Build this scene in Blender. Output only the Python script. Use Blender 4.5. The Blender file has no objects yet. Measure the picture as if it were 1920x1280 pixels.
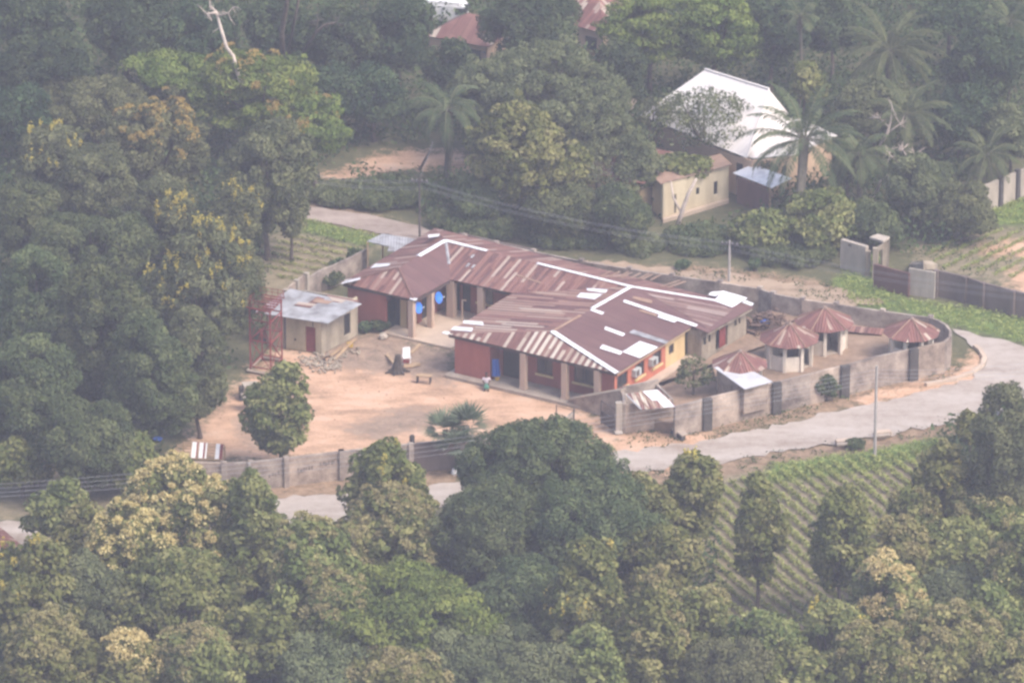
import bpy, bmesh, math, random
import numpy as np
from mathutils import Vector, Matrix

# ------------------------------------------------------------------ camera
SC = bpy.context.scene
C = SC.collection
CAM_D, CAM_P, CAM_F = 450.0, math.radians(22), 27.0 * 450      # distance, pitch, focal length in 1920-px units
cam_pos = np.array([0, -CAM_D * math.cos(CAM_P), CAM_D * math.sin(CAM_P)])
cd = bpy.data.cameras.new('camera'); cam = bpy.data.objects.new('camera', cd); C.objects.link(cam)
cam.location = cam_pos; cam.rotation_euler = (math.radians(90) - CAM_P, 0, 0)
cd.sensor_width = 36; cd.lens = CAM_F / 1920 * 36; cd.clip_start = 1; cd.clip_end = 4000
SC.camera = cam
# ------------------------------------------------------------------ light: bright overcast
SUN_EL, SUN_AZ = math.radians(52), math.radians(125)            # azimuth clockwise from +Y
W = bpy.data.worlds.new('World'); SC.world = W; W.use_nodes = True
wn = W.node_tree; bg = wn.nodes['Background']; sky = wn.nodes.new('ShaderNodeTexSky')
sky.sky_type = 'NISHITA'; sky.sun_disc = False; sky.sun_elevation = SUN_EL; sky.sun_rotation = SUN_AZ
sky.dust_density = 4.0; sky.air_density = 1.0
wn.links.new(sky.outputs[0], bg.inputs[0]); bg.inputs[1].default_value = 0.145
sd = bpy.data.lights.new('sun', 'SUN'); sun = bpy.data.objects.new('sun', sd); C.objects.link(sun)
sd.energy = 1.6; sd.angle = math.radians(26); sd.color = (1.0, 0.93, 0.84)
sun_dir = Vector((math.sin(SUN_AZ) * math.cos(SUN_EL), math.cos(SUN_AZ) * math.cos(SUN_EL), math.sin(SUN_EL)))
sun.rotation_euler = sun_dir.to_track_quat('Z', 'Y').to_euler()
SC.view_settings.view_transform = 'Standard'; SC.view_settings.look = 'None'
SC.view_settings.exposure = 1.08; SC.view_settings.gamma = 1
SC.render.engine = 'CYCLES'
SC.cycles.max_bounces = 5; SC.cycles.diffuse_bounces = 3; SC.cycles.transmission_bounces = 2
SC.cycles.volume_bounces = 2; SC.cycles.glossy_bounces = 2; SC.cycles.transparent_max_bounces = 4
SC.cycles.filter_width = 2.7                                     # the lens behind this picture is soft
SC.cycles.caustics_reflective = False; SC.cycles.caustics_refractive = False
HAZE = 0.00041

# ------------------------------------------------------------------ helpers
FW = np.array([0, math.cos(CAM_P), -math.sin(CAM_P)]); UP = np.array([0, math.sin(CAM_P), math.cos(CAM_P)])
def P(x, y, z=0.0):
    """world point at height z that stands where the survey of the photograph puts it"""
    d = FW * CAM_F + np.array([1.0, 0, 0]) * (x - 960) + UP * (640 - y)
    return cam_pos + d * ((z - cam_pos[2]) / d[2])
def ray_plane(x, y, p0, n):
    d = FW * CAM_F + np.array([1.0, 0, 0]) * (x - 960) + UP * (640 - y)
    return cam_pos + d * (np.dot(p0 - cam_pos, n) / np.dot(d, n))
B0 = P(1155, 699, 3.0); B0 = np.array([B0[0], B0[1], 0.0])      # main building frame
BA = math.radians(-31.5)
BU = np.array([math.cos(BA), math.sin(BA), 0]); BV = np.array([-BU[1], BU[0], 0]); BZ = np.array([0, 0, 1.0])
def F(u, v, z=0.0): return B0 + BU * u + BV * v + BZ * z

class MB:
    def __init__(s): s.v = []; s.f = []; s.uv = []
    def face(s, pts, uv=None):
        i = len(s.v); s.v += [tuple(map(float, p)) for p in pts]; s.f.append(tuple(range(i, i + len(pts))))
        s.uv.append(uv if uv is not None else [(0, 0)] * len(pts)); return s
    def box(s, o, ex, ey, ez):
        o, ex, ey, ez = map(np.array, (o, ex, ey, ez))
        p = [o, o + ex, o + ex + ey, o + ey]; q = [a + ez for a in p]
        lx, ly, lz = (np.linalg.norm(a) for a in (ex, ey, ez))
        s.face(p[::-1], [(0, 0)] * 4); s.face(q, [(0, 0), (lx, 0), (lx, ly), (0, ly)])
        for a in range(4):
            b = (a + 1) % 4; l = lx if a % 2 == 0 else ly
            s.face([p[a], p[b], q[b], q[a]], [(0, 0), (l, 0), (l, lz), (0, lz)])
        return s
    def cbox(s, c, sx, sy, sz, ang=0.0):
        ex = np.array([math.cos(ang), math.sin(ang), 0]); ey = np.array([-ex[1], ex[0], 0])
        return s.box(np.array(c) - ex * sx / 2 - ey * sy / 2, ex * sx, ey * sy, (0, 0, sz))
    def prism(s, pts, z0, z1):
        n = len(pts); a = [(p[0], p[1], z0) for p in pts]; b = [(p[0], p[1], z1) for p in pts]
        s.face(a[::-1]); s.face(b, [(p[0], p[1]) for p in pts])
        for i in range(n):
            j = (i + 1) % n; l = math.dist(pts[i][:2], pts[j][:2])
            s.face([a[i], a[j], b[j], b[i]], [(0, 0), (l, 0), (l, z1 - z0), (0, z1 - z0)])
        return s
    def tube(s, path, rad, n=6, cap=True):
        path = [np.array(p, float) for p in path]; m = len(path)
        if np.isscalar(rad): rad = [rad] * m
        base = len(s.v); prev = None
        for i, p in enumerate(path):
            d = path[min(i + 1, m - 1)] - path[max(i - 1, 0)]; d = d / (np.linalg.norm(d) + 1e-9)
            ref = prev if prev is not None else (np.array([1.0, 0, 0]) if abs(d[0]) < .9 else np.array([0, 1.0, 0]))
            a = ref - d * np.dot(ref, d); a /= np.linalg.norm(a) + 1e-9; prev = a; b = np.cross(d, a)
            for k in range(n):
                t = 2 * math.pi * k / n; s.v.append(tuple(p + (a * math.cos(t) + b * math.sin(t)) * rad[i]))
        for i in range(m - 1):
            for k in range(n):
                k2 = (k + 1) % n; s.f.append((base + i * n + k, base + i * n + k2, base + (i + 1) * n + k2, base + (i + 1) * n + k))
                s.uv.append([(0, 0)] * 4)
        if cap:
            s.f.append(tuple(base + k for k in range(n))[::-1]); s.uv.append([(0, 0)] * n)
            s.f.append(tuple(base + (m - 1) * n + k for k in range(n))); s.uv.append([(0, 0)] * n)
        return s
    def slab(s, pts, th, uv=None, down=None):
        """a sheet with thickness th under the polygon pts"""
        pts = [np.array(p, float) for p in pts]; n = len(pts)
        nn = np.cross(pts[1] - pts[0], pts[2] - pts[1]); nn /= np.linalg.norm(nn) + 1e-9
        if nn[2] < 0: pts = pts[::-1]; uv = uv[::-1] if uv else None; nn = -nn
        lo = [p - nn * th for p in pts]
        s.face(pts, uv); s.face(lo[::-1], uv[::-1] if uv else None)
        for i in range(n):
            j = (i + 1) % n; s.face([lo[i], lo[j], pts[j], pts[i]], [uv[i], uv[j], uv[j], uv[i]] if uv else None)
        return s
def W0(o):
    p = np.zeros(3)
    while o: p = p + np.array(o.location); o = o.parent
    return p
def MBbuild(s, name, mat, parent=None, smooth=False):
    me = bpy.data.meshes.new(name); off = W0(parent)
    me.from_pydata([tuple(q) for q in (np.array(s.v) - off)], [], s.f)
    uvl = me.uv_layers.new(name='UVMap'); flat = np.array([c for f in s.uv for c in f], dtype=np.float32).ravel()
    uvl.data.foreach_set('uv', flat)
    me.materials.append(mat)
    if smooth: me.polygons.foreach_set('use_smooth', [True] * len(me.polygons))
    o = bpy.data.objects.new(name, me); C.objects.link(o); o.parent = parent
    return o
MB.build = MBbuild
def tag(o, label=None, cat=None, group=None, kind=None):
    if label: o['label'] = label
    if cat: o['category'] = cat
    if group: o['group'] = group
    if kind: o['kind'] = kind
    return o
def thing(name, loc, label, cat, group=None):
    o = bpy.data.objects.new(name, None); C.objects.link(o); o.location = tuple(map(float, loc)); o.empty_display_size = .3
    return tag(o, label, cat, group)

# ------------------------------------------------------------------ materials
class NT:
    def __init__(s, name):
        s.m = bpy.data.materials.new(name); s.m.use_nodes = True; s.t = s.m.node_tree
        s.b = s.t.nodes['Principled BSDF']; s.out = s.t.nodes['Material Output']
    def n(s, typ, ins=None, **kw):
        nd = s.t.nodes.new('ShaderNode' + typ)
        for k, v in kw.items(): setattr(nd, k, v)
        for k, v in (ins or {}).items(): s.set(nd.inputs[k], v)
        return nd
    def set(s, sock, v):
        if isinstance(v, bpy.types.NodeSocket): s.t.links.new(v, sock)
        elif isinstance(v, bpy.types.Node): s.t.links.new(v.outputs[0], sock)
        else: sock.default_value = v
    def math(s, op, a, b=0.0, c=None):
        nd = s.n('Math', operation=op); s.set(nd.inputs[0], a); s.set(nd.inputs[1], b)
        if c is not None: s.set(nd.inputs[2], c)
        return nd.outputs[0]
    def noise(s, vec, scale, detail=3, rough=.55):
        nd = s.n('TexNoise', {'Scale': scale, 'Detail': detail, 'Roughness': rough}); s.set(nd.inputs['Vector'], vec); return nd.outputs[0]
    def ramp(s, fac, stops, interp='LINEAR'):
        nd = s.n('ValToRGB'); s.set(nd.inputs[0], fac); r = nd.color_ramp; r.interpolation = interp
        while len(r.elements) < len(stops): r.elements.new(.5)
        for e, (p, c) in zip(r.elements, stops): e.position = p; e.color = (*c, 1) if len(c) == 3 else c
        return nd.outputs[0]
    def mix(s, f, a, b, mode='MIX'):
        nd = s.n('Mix', data_type='RGBA', blend_type=mode); s.set(nd.inputs[0], f)
        s.set(nd.inputs[6], a if not isinstance(a, tuple) else (*a, 1)); s.set(nd.inputs[7], b if not isinstance(b, tuple) else (*b, 1)); return nd.outputs[2]
    def obj(s, sc=(1, 1, 1)):
        tc = s.n('TexCoord'); mp = s.n('Mapping'); s.set(mp.inputs['Vector'], tc.outputs['Object']); mp.inputs['Scale'].default_value = sc; return mp.outputs[0]
    def world(s):
        return s.n('NewGeometry').outputs['Position']
    def bump(s, h, dist=.02, st=.6):
        nd = s.n('Bump', {'Strength': st, 'Distance': dist}); s.set(nd.inputs['Height'], h); s.set(s.b.inputs['Normal'], nd.outputs[0])
    def fin(s, col, rough=.85, spec=.3, metal=0):
        s.set(s.b.inputs['Base Color'], col if not isinstance(col, tuple) else (*col, 1)); s.b.inputs['Roughness'].default_value = rough
        s.b.inputs['Specular IOR Level'].default_value = spec; s.b.inputs['Metallic'].default_value = metal; return s.m

def mottled(name, c1, c2, scale=1.5, streak=False, rough=.85, bump=.015, c3=None, spec=.2, fine=9):
    t = NT(name); v = t.world(); mp = t.n('Mapping'); t.set(mp.inputs['Vector'], v)
    mp.inputs['Scale'].default_value = (1, 1, .25) if streak else (1, 1, 1)
    n1 = t.noise(mp.outputs[0], scale, 5, .62); n2 = t.noise(v, fine, 3)
    f = t.math('ADD', t.math('MULTIPLY', n1, .75), t.math('MULTIPLY', n2, .25))
    st = [(.36, c1), (.62, c2)] + ([(.72, c3)] if c3 else [])
    t.bump(n2, bump); return t.fin(t.ramp(f, st), rough, spec)

def roof_mat(name, stops, wid=.42, length=2.3, rough=.7, streaky=.35, spec=.25, alt=0.0):
    """sheets of corrugated iron laid in courses; u runs along the eave, v down the slope"""
    t = NT(name); tc = t.n('TexCoord'); sep = t.n('SeparateXYZ'); t.set(sep.inputs[0], tc.outputs['UV'])
    x, y = sep.outputs[0], sep.outputs[1]
    cx = t.math('FLOOR', t.math('DIVIDE', x, wid)); wn1 = t.n('TexWhiteNoise', noise_dimensions='1D'); t.set(wn1.inputs['W'], cx)
    cy = t.math('FLOOR', t.math('DIVIDE', t.math('ADD', y, t.math('MULTIPLY', wn1.outputs[0], length)), length))
    cv = t.n('CombineXYZ'); t.set(cv.inputs[0], cx); t.set(cv.inputs[1], cy)
    wn2 = t.n('TexWhiteNoise', noise_dimensions='2D'); t.set(wn2.inputs['Vector'], cv.outputs[0])
    sv = t.n('CombineXYZ'); t.set(sv.inputs[0], t.math('MULTIPLY', x, 7)); t.set(sv.inputs[1], t.math('MULTIPLY', y, .8))
    st = t.noise(sv.outputs[0], 1.0, 4, .6)
    big = t.noise(t.world(), .5, 3)
    par = t.math('MODULO', t.math('ABSOLUTE', cx), 2.0)
    col = t.ramp(t.math('ADD', t.math('MULTIPLY', wn2.outputs[0], 1 - alt), t.math('MULTIPLY', par, alt)), stops, 'CONSTANT')
    k = t.math('ADD', t.math('MULTIPLY', st, .6), t.math('MULTIPLY', big, .4))
    col = t.mix(streaky, col, t.ramp(k, [(.38, (.09, .04, .035)), (.6, (.30, .17, .13))]), 'MIX')
    seam = t.math('LESS_THAN', t.math('FRACT', t.math('DIVIDE', x, wid * 2)), .06)
    col = t.mix(t.math('MULTIPLY', seam, .45), col, (.06, .04, .035))
    w = t.math('SINE', t.math('MULTIPLY', x, 2 * math.pi / .2)); t.bump(w, .02, .8)
    return t.fin(col, rough, spec)

RUST = (.17, .075, .068); RUSTD = (.115, .055, .055); RUSTL = (.24, .12, .10); PALE = (.52, .45, .37); CREAMY = (.68, .63, .53)
m_roof_front = roof_mat('rusty_striped_iron', [(0, RUST), (.22, RUSTL), (.40, RUST), (.56, (.40, .31, .25)), (.68, PALE), (.84, CREAMY)], .27, 3.6, streaky=.27, alt=.5)
m_roof_w = roof_mat('rusty_iron_banded', [(0, RUST), (.25, RUSTD), (.45, RUSTL), (.6, (.33, .22, .17)), (.8, (.42, .32, .25)), (.93, PALE)], .24, 3.4, streaky=.22, alt=.35)
m_roof_plain = roof_mat('brown_iron', [(0, (.135, .07, .07)), (.4, (.145, .078, .076)), (.75, (.125, .066, .066))], .6, 2.4, streaky=.12)
m_roof_mid = roof_mat('rusty_iron', [(0, RUST), (.3, RUSTD), (.5, RUSTL), (.8, (.30, .19, .155)), (.92, (.45, .36, .3))], .24, 2.6, streaky=.25, alt=.25)
m_roof_hut = roof_mat('hut_rusty_iron', [(0, (.19, .075, .068)), (.3, (.15, .06, .055)), (.62, (.24, .10, .085)), (.8, (.40, .31, .25)), (.92, PALE)], .27, 1.4, streaky=.3)
m_roof_far = roof_mat('far_rusty_iron', [(0, RUST), (.5, RUSTL), (.85, PALE)], .5, 2.3, streaky=.3)
t = NT('new_zinc_sheet'); uvn = t.n('TexCoord'); sp = t.n('SeparateXYZ'); t.set(sp.inputs[0], uvn.outputs['UV'])
t.bump(t.math('SINE', t.math('MULTIPLY', sp.outputs[0], 2 * math.pi / .2)), .012, .5); m_zinc = t.fin(t.ramp(t.noise(t.world(), 1.6, 4), [(.36, (.66, .65, .68)), (.55, (.88, .87, .89))]), .4, .7)
m_zinc_soft = mottled('dull_zinc_sheet', (.42, .41, .43), (.56, .55, .57), 1.2, rough=.5)
t = NT('grey_zinc_sheet'); uvn = t.n('TexCoord'); sp = t.n('SeparateXYZ'); t.set(sp.inputs[0], uvn.outputs['UV'])
t.bump(t.math('SINE', t.math('MULTIPLY', sp.outputs[0], 2 * math.pi / .2)), .015, .6)
m_zincgrey = t.fin(t.ramp(t.noise(t.world(), 1.2, 4), [(.35, (.20, .19, .195)), (.5, (.31, .31, .325)), (.68, (.40, .40, .42))]), .6, .25)
t = NT('long_span_white_roof'); uvn = t.n('TexCoord'); sp = t.n('SeparateXYZ'); t.set(sp.inputs[0], uvn.outputs['UV'])
rib = t.math('LESS_THAN', t.math('FRACT', t.math('DIVIDE', sp.outputs[0], .5)), .12)
t.bump(rib, .03, .8); m_white_roof = t.fin(t.mix(t.math('MULTIPLY', rib, .35), t.ramp(t.noise(t.world(), .6, 4), [(.35, (.68, .625, .59)), (.65, (.77, .715, .68))]), (.55, .5, .46)), .6, .3)
m_red_wall = mottled('red_brown_paint', (.27, .085, .07), (.35, .115, .09), .9, True, c3=(.38, .14, .11))
m_red_side = mottled('terracotta_paint_lit_side', (.42, .13, .085), (.52, .18, .115), .8, True)  # orange-red; brighter than the eave-shaded front, that light is in the colour
m_cream_wall = mottled('cream_paint', (.52, .38, .2), (.66, .5, .28), .8, True)
m_peach_wall = mottled('peach_plaster', (.5, .34, .23), (.62, .45, .31), .7, True)
m_yellow_trim = mottled('yellow_trim_paint', (.55, .42, .2), (.66, .52, .26), 2)
m_column = mottled('pale_column_plaster', (.42, .3, .23), (.5, .37, .29), 1.5, True)
m_dirty_wall = mottled('grimy_plaster', (.16, .13, .1), (.38, .32, .25), 1.1, True, c3=(.46, .4, .32))
m_store_wall = mottled('old_cream_plaster', (.3, .25, .17), (.5, .42, .29), 1.0, True, c3=(.56, .49, .35))
m_store_side = mottled('stained_grey_cream_plaster', (.2, .17, .13), (.4, .34, .26), 1.3, True, c3=(.46, .4, .3))
m_comp_wall = mottled('weathered_block_wall', (.12, .095, .085), (.40, .33, .28), .75, False, c3=(.60, .51, .43))
m_comp_wall_tan = mottled('weathered_pink_block_wall', (.15, .115, .095), (.48, .38, .31), .65, False, c3=(.66, .55, .46))
m_far_wall = mottled('grey_block_wall', (.13, .1, .09), (.2, .155, .14), .8, True)
m_red_low = mottled('dull_red_block_wall', (.11, .06, .055), (.16, .085, .075), .8, True)
m_pale_block = mottled('pale_block_wall', (.28, .24, .2), (.44, .38, .32), .9, True, c3=(.5, .44, .38))
m_post_dark = mottled('dark_pillar', (.05, .045, .045), (.1, .09, .085), 2)
m_concrete = mottled('bare_concrete', (.27, .22, .18), (.4, .33, .27), .9)
m_floor = mottled('pale_dusty_concrete', (.4, .31, .24), (.52, .41, .32), .6)
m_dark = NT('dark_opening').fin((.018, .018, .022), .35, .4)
t = NT('dark_glass'); m_glass = t.fin((.03, .035, .045), .15, .6)
m_frame = NT('brown_window_frame').fin((.09, .06, .05), .6)
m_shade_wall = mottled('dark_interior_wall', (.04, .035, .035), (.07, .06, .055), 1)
m_redsteel = mottled('rust_red_steel', (.17, .035, .035), (.24, .055, .05), 3)
m_white = mottled('white_plastic', (.72, .7, .7), (.82, .8, .8), 3, rough=.5)
m_ac = mottled('off_white_metal_casing', (.42, .45, .45), (.52, .54, .54), 4, rough=.5)
m_blue = NT('blue_dish').fin((.04, .2, .72), .4, .5)
m_bluecloth = NT('blue_cloth').fin((.03, .10, .38), .8)
m_timber = mottled('weathered_timber', (.3, .2, .12), (.45, .32, .2), 2)
m_pole = mottled('grey_concrete_pole', (.33, .3, .29), (.44, .4, .38), 2)
m_darkpole = mottled('dark_timber_pole', (.07, .06, .06), (.12, .1, .09), 2)
m_wire = NT('grey_wire').fin((.33, .33, .36), .5)
m_yellow = NT('yellow_plastic').fin((.5, .33, .06), .5)
m_steel = NT('dark_steel').fin((.07, .06, .065), .5)
m_bark = mottled('brown_bark', (.07, .055, .045), (.14, .11, .09), 3)
m_bark_pale = mottled('bleached_bark', (.38, .31, .27), (.55, .46, .4), 3)
m_palm_bark = mottled('palm_bark', (.07, .065, .05), (.13, .115, .09), 4)

def leaf_mat(name, stops, trans=.22, hue=.04, val=.18):
    t = NT(name); a = t.n('Attribute', attribute_name='tone'); col = t.ramp(a.outputs['Fac'], stops)
    oi = t.n('ObjectInfo'); hs = t.n('HueSaturation'); t.set(hs.inputs['Color'], col)
    t.set(hs.inputs['Hue'], t.math('ADD', .5 - hue / 2, t.math('MULTIPLY', oi.outputs['Random'], hue)))
    t.set(hs.inputs['Value'], t.math('ADD', 1 - val / 2, t.math('MULTIPLY', oi.outputs['Random'], val)))
    d = t.n('BsdfDiffuse'); tr = t.n('BsdfTranslucent'); t.set(d.inputs[0], hs.outputs[0]); t.set(tr.inputs[0], hs.outputs[0])
    mx = t.n('MixShader'); mx.inputs[0].default_value = trans; t.set(mx.inputs[1], d.outputs[0]); t.set(mx.inputs[2], tr.outputs[0])
    t.set(t.out.inputs[0], mx.outputs[0]); t.t.nodes.remove(t.b); return t.m
m_leaf = {
 'teak': leaf_mat('broad_green_leaves', [(0, (.065, .09, .03)), (.5, (.155, .175, .058)), (.85, (.26, .26, .10)), (1, (.36, .34, .15))]),
 'mango': leaf_mat('dark_green_leaves', [(0, (.042, .064, .032)), (.6, (.098, .125, .055)), (1, (.19, .215, .095))]),
 'grey': leaf_mat('grey_green_leaves', [(0, (.055, .072, .036)), (.6, (.135, .15, .072)), (1, (.23, .24, .12))]),
 'deep': leaf_mat('deep_green_leaves', [(0, (.025, .046, .026)), (.6, (.055, .085, .042)), (1, (.12, .155, .07))]),
 'light': leaf_mat('bright_green_leaves', [(0, (.06, .095, .025)), (.5, (.13, .18, .045)), (1, (.25, .29, .08))]),
 'bush': leaf_mat('undergrowth_leaves', [(0, (.035, .06, .03)), (.5, (.07, .105, .045)), (1, (.13, .16, .07))]),
 'palm': leaf_mat('palm_leaflets', [(0, (.05, .07, .035)), (.6, (.10, .125, .06)), (1, (.17, .18, .09))]),
 'fan': leaf_mat('fan_palm_leaves', [(0, (.08, .12, .075)), (.6, (.16, .21, .13)), (1, (.28, .33, .22))]),
 'crop': leaf_mat('crop_leaves', [(0, (.17, .20, .06)), (.6, (.30, .34, .11)), (1, (.43, .45, .18))]),
}
m_flower = {
 'cream': leaf_mat('cream_blossom', [(0, (.42, .34, .15)), (.5, (.6, .49, .22)), (1, (.72, .62, .32))], .3, .01, .1),
 'tan': leaf_mat('dull_tan_blossom', [(0, (.22, .19, .09)), (.5, (.33, .29, .13)), (1, (.43, .38, .19))], .3, .01, .1),
 'yellow': leaf_mat('yellow_blossom', [(0, (.36, .29, .06)), (.5, (.52, .42, .09)), (1, (.64, .53, .14))], .3, .01, .1),
 'orange': leaf_mat('orange_tinged_leaves', [(0, (.26, .19, .07)), (.5, (.38, .27, .09)), (1, (.45, .35, .12))], .3, .01, .1),
}
# ------------------------------------------------------------------ ground
def poly_px(pts, z=0.0): return np.array([P(x, y, z)[:2] for x, y in pts])
def sdist(X, Y, poly):
    """signed distance, positive inside"""
    n = len(poly); d = np.full(X.shape, 1e9); ins = np.zeros(X.shape, bool)
    for i in range(n):
        ax, ay = poly[i]; bx, by = poly[(i + 1) % n]; ex, ey = bx - ax, by - ay
        t = np.clip(((X - ax) * ex + (Y - ay) * ey) / (ex * ex + ey * ey + 1e-9), 0, 1)
        d = np.minimum(d, (X - ax - t * ex) ** 2 + (Y - ay - t * ey) ** 2)
        c = ((ay > Y) != (by > Y)) & (X < (bx - ax) * (Y - ay) / (by - ay + 1e-12) + ax); ins ^= c
    d = np.sqrt(d); return np.where(ins, d, -d)
YARD = [(325, 862), (400, 760), (470, 700), (520, 655), (660, 640), (740, 630), (835, 690), (1060, 752), (1165, 800), (1170, 870), (1340, 850), (1330, 822), (1120, 850), (1040, 815), (900, 822), (640, 852)]
DIRT = [YARD, [(600, 330), (660, 312), (700, 290), (780, 280), (880, 288), (880, 325), (820, 312), (740, 320), (640, 342)],
        [(1890, 505), (1960, 500), (1960, 560), (1900, 545)], [(1100, 850), (1180, 800), (1340, 815), (1330, 860), (1160, 900)],
        [(1610, 740), (1780, 704), (1828, 660), (1850, 672), (1840, 706), (1790, 726), (1620, 762)], [(1835, 460), (1960, 440), (1960, 480), (1850, 478)]]
GREY = [[(440, 800), (520, 700), (560, 690), (540, 760), (470, 840)], [(640, 800), (760, 760), (860, 770), (800, 800), (700, 825)],[(560, 640), (700, 620), (850, 655), (850, 725), (760, 700), (640, 690)]]
GRASS = [[(1590, 553), (1700, 560), (1960, 598), (1960, 652), (1860, 628), (1780, 606), (1690, 582), (1600, 572)], [(548, 408), (600, 415), (705, 440), (690, 462), (600, 440), (548, 428)],
         [(500, 985), (700, 975), (700, 1010), (500, 1020)], [(1440, 870), (1650, 840), (1760, 820), (1760, 850), (1640, 880), (1440, 905)],
         [(1640, 470), (1700, 560), (1590, 560), (1560, 530)], [(1830, 395), (1960, 360), (1960, 420), (1850, 420)]]
TAN = [[(880, 452), (1000, 478), (1200, 500), (1320, 498), (1500, 520), (1640, 548), (1600, 572), (1440, 560), (1100, 510), (880, 475)],
       [(1170, 812), (1330, 790), (1480, 760), (1720, 695), (1800, 680), (1830, 700), (1600, 762), (1330, 824), (1180, 850)],
       [(1160, 890), (1330, 868), (1480, 842), (1640, 818), (1900, 752), (1900, 785), (1640, 845), (1440, 880), (1300, 915), (1180, 930)],
       [(320, 900), (640, 880), (860, 860), (860, 906), (640, 930), (320, 950)], [(560, 380), (600, 375), (760, 420), (700, 440), (560, 410)]]
SOIL = [[(1290, 905), (1440, 878), (1650, 850), (1760, 835), (1780, 1000), (1640, 1120), (1500, 1190), (1300, 1180)], [(470, 500), (520, 430), (600, 440), (700, 462), (640, 520), (560, 560), (480, 560)],
        [(1700, 470), (1800, 430), (1960, 430), (1960, 550), (1760, 505)], [(-40, 880), (330, 880), (330, 965), (-40, 975)], [(1820, 960), (1960, 960), (1960, 1120), (1840, 1100)]]
GX, GY = np.arange(-62, 62.01, .5), np.arange(-92, 135.01, .5)
XX, YY = np.meshgrid(GX, GY); nx, ny = len(GX), len(GY)
rg = np.random.default_rng(5)
def lumps(X, Y, s, k, seed):
    r = np.random.default_rng(seed); o = np.zeros_like(X)
    for _ in range(k):
        a = r.uniform(0, 6.283); w = r.uniform(.6, 1.6) * s; o += np.sin((X * math.cos(a) + Y * math.sin(a)) * w + r.uniform(0, 6.283))
    return o / math.sqrt(k)
def maskof(polys, soft=1.2):
    m = np.zeros_like(XX)
    for pl in polys: m = np.maximum(m, np.clip(.5 + sdist(XX, YY, poly_px(pl)) / (2 * soft), 0, 1))
    return m
Z = .018 * lumps(XX, YY, .6, 7, 3) * np.clip(1 - maskof([YARD], 2), .15, 1) - .06
vs = np.stack([XX, YY, Z], -1).reshape(-1, 3)
idx = np.arange(nx * ny).reshape(ny, nx)
fs = np.stack([idx[:-1, :-1], idx[:-1, 1:], idx[1:, 1:], idx[1:, :-1]], -1).reshape(-1, 4)
def mesh_np(name, verts, quads):
    me = bpy.data.meshes.new(name); k = quads.shape[1]
    me.vertices.add(len(verts)); me.vertices.foreach_set('co', verts.astype(np.float32).ravel())
    me.loops.add(quads.size); me.loops.foreach_set('vertex_index', quads.astype(np.int32).ravel())
    me.polygons.add(len(quads)); me.polygons.foreach_set('loop_start', np.arange(0, quads.size, k, dtype=np.int32))
    me.polygons.foreach_set('loop_total', np.full(len(quads), k, dtype=np.int32))
    me.update(calc_edges=True); return me
gm = mesh_np('ground', vs, fs)
for nm, pl, so in (('dirt', DIRT, 1.6), ('grass', GRASS, 1.0), ('tan', TAN, 1.2), ('soil', SOIL, 1.5), ('greyd', GREY, 1.5)):
    at = gm.attributes.new(nm, 'FLOAT', 'POINT'); at.data.foreach_set('value', maskof(pl, so).ravel().astype(np.float32))
gm.polygons.foreach_set('use_smooth', [True] * len(gm.polygons))
def ground_mat():
    t = NT('ground_earth_and_grass'); w = t.world()
    big = t.noise(w, .22, 5, .6); mid = t.noise(w, 1.1, 5, .65); fine = t.noise(w, 6, 4, .6)
    base = t.ramp(t.math('ADD', t.math('MULTIPLY', mid, .6), t.math('MULTIPLY', fine, .4)), [(.35, (.07, .075, .04)), (.55, (.115, .11, .06)), (.7, (.17, .14, .085))])
    mo = t.n('Mapping'); t.set(mo.inputs['Vector'], w); mo.inputs['Rotation'].default_value = (0, 0, .35); mo.inputs['Scale'].default_value = (.5, 1.1, 1); tracks = t.noise(mo.outputs[0], .5, 5, .6)
    dirt = t.ramp(t.math('ADD', t.math('MULTIPLY', tracks, .75), t.math('MULTIPLY', fine, .25)), [(.34, (.24, .16, .11)), (.44, (.39, .25, .165)), (.53, (.52, .33, .22)), (.62, (.55, .385, .28)), (.7, (.38, .285, .22))])
    grass = t.ramp(t.math('ADD', t.math('MULTIPLY', mid, .5), t.math('MULTIPLY', fine, .5)), [(.36, (.075, .11, .035)), (.55, (.14, .2, .055)), (.7, (.22, .27, .085))])
    tan = t.ramp(t.math('ADD', t.math('MULTIPLY', mid, .6), t.math('MULTIPLY', fine, .4)), [(.36, (.14, .10, .065)), (.52, (.26, .18, .12)), (.68, (.38, .28, .19))])
    soil = t.ramp(t.math('ADD', t.math('MULTIPLY', mid, .6), t.math('MULTIPLY', fine, .4)), [(.36, (.15, .13, .08)), (.55, (.24, .20, .13)), (.7, (.32, .25, .175))])
    grey = t.ramp(t.math('ADD', t.math('MULTIPLY', mid, .6), t.math('MULTIPLY', fine, .4)), [(.36, (.16, .125, .095)), (.52, (.28, .2, .15)), (.68, (.38, .28, .2))])
    col = base; wob = t.math('ADD', t.math('MULTIPLY', t.math('SUBTRACT', mid, .5), 1.5), t.math('MULTIPLY', t.math('SUBTRACT', fine, .5), .8))
    for nm, c in (('tan', tan), ('soil', soil), ('grass', grass), ('dirt', dirt), ('greyd', grey)):
        a = t.n('Attribute', attribute_name=nm); f = t.math('ADD', a.outputs['Fac'], wob)
        f = t.math('MULTIPLY', t.math('GREATER_THAN', a.outputs['Fac'], .01), t.n('MapRange', {'Value': f, 'From Min': .3, 'From Max': .7}).outputs[0])
        col = t.mix(f, col, c)
    t.bump(t.math('ADD', fine, t.math('MULTIPLY', mid, 2)), .05, .6); return t.fin(col, .95, .1)
m_ground = ground_mat(); gm.materials.append(m_ground)
g = bpy.data.objects.new('ground', gm); C.objects.link(g); tag(g, kind='structure')
far = MB()
R = 1500
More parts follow.
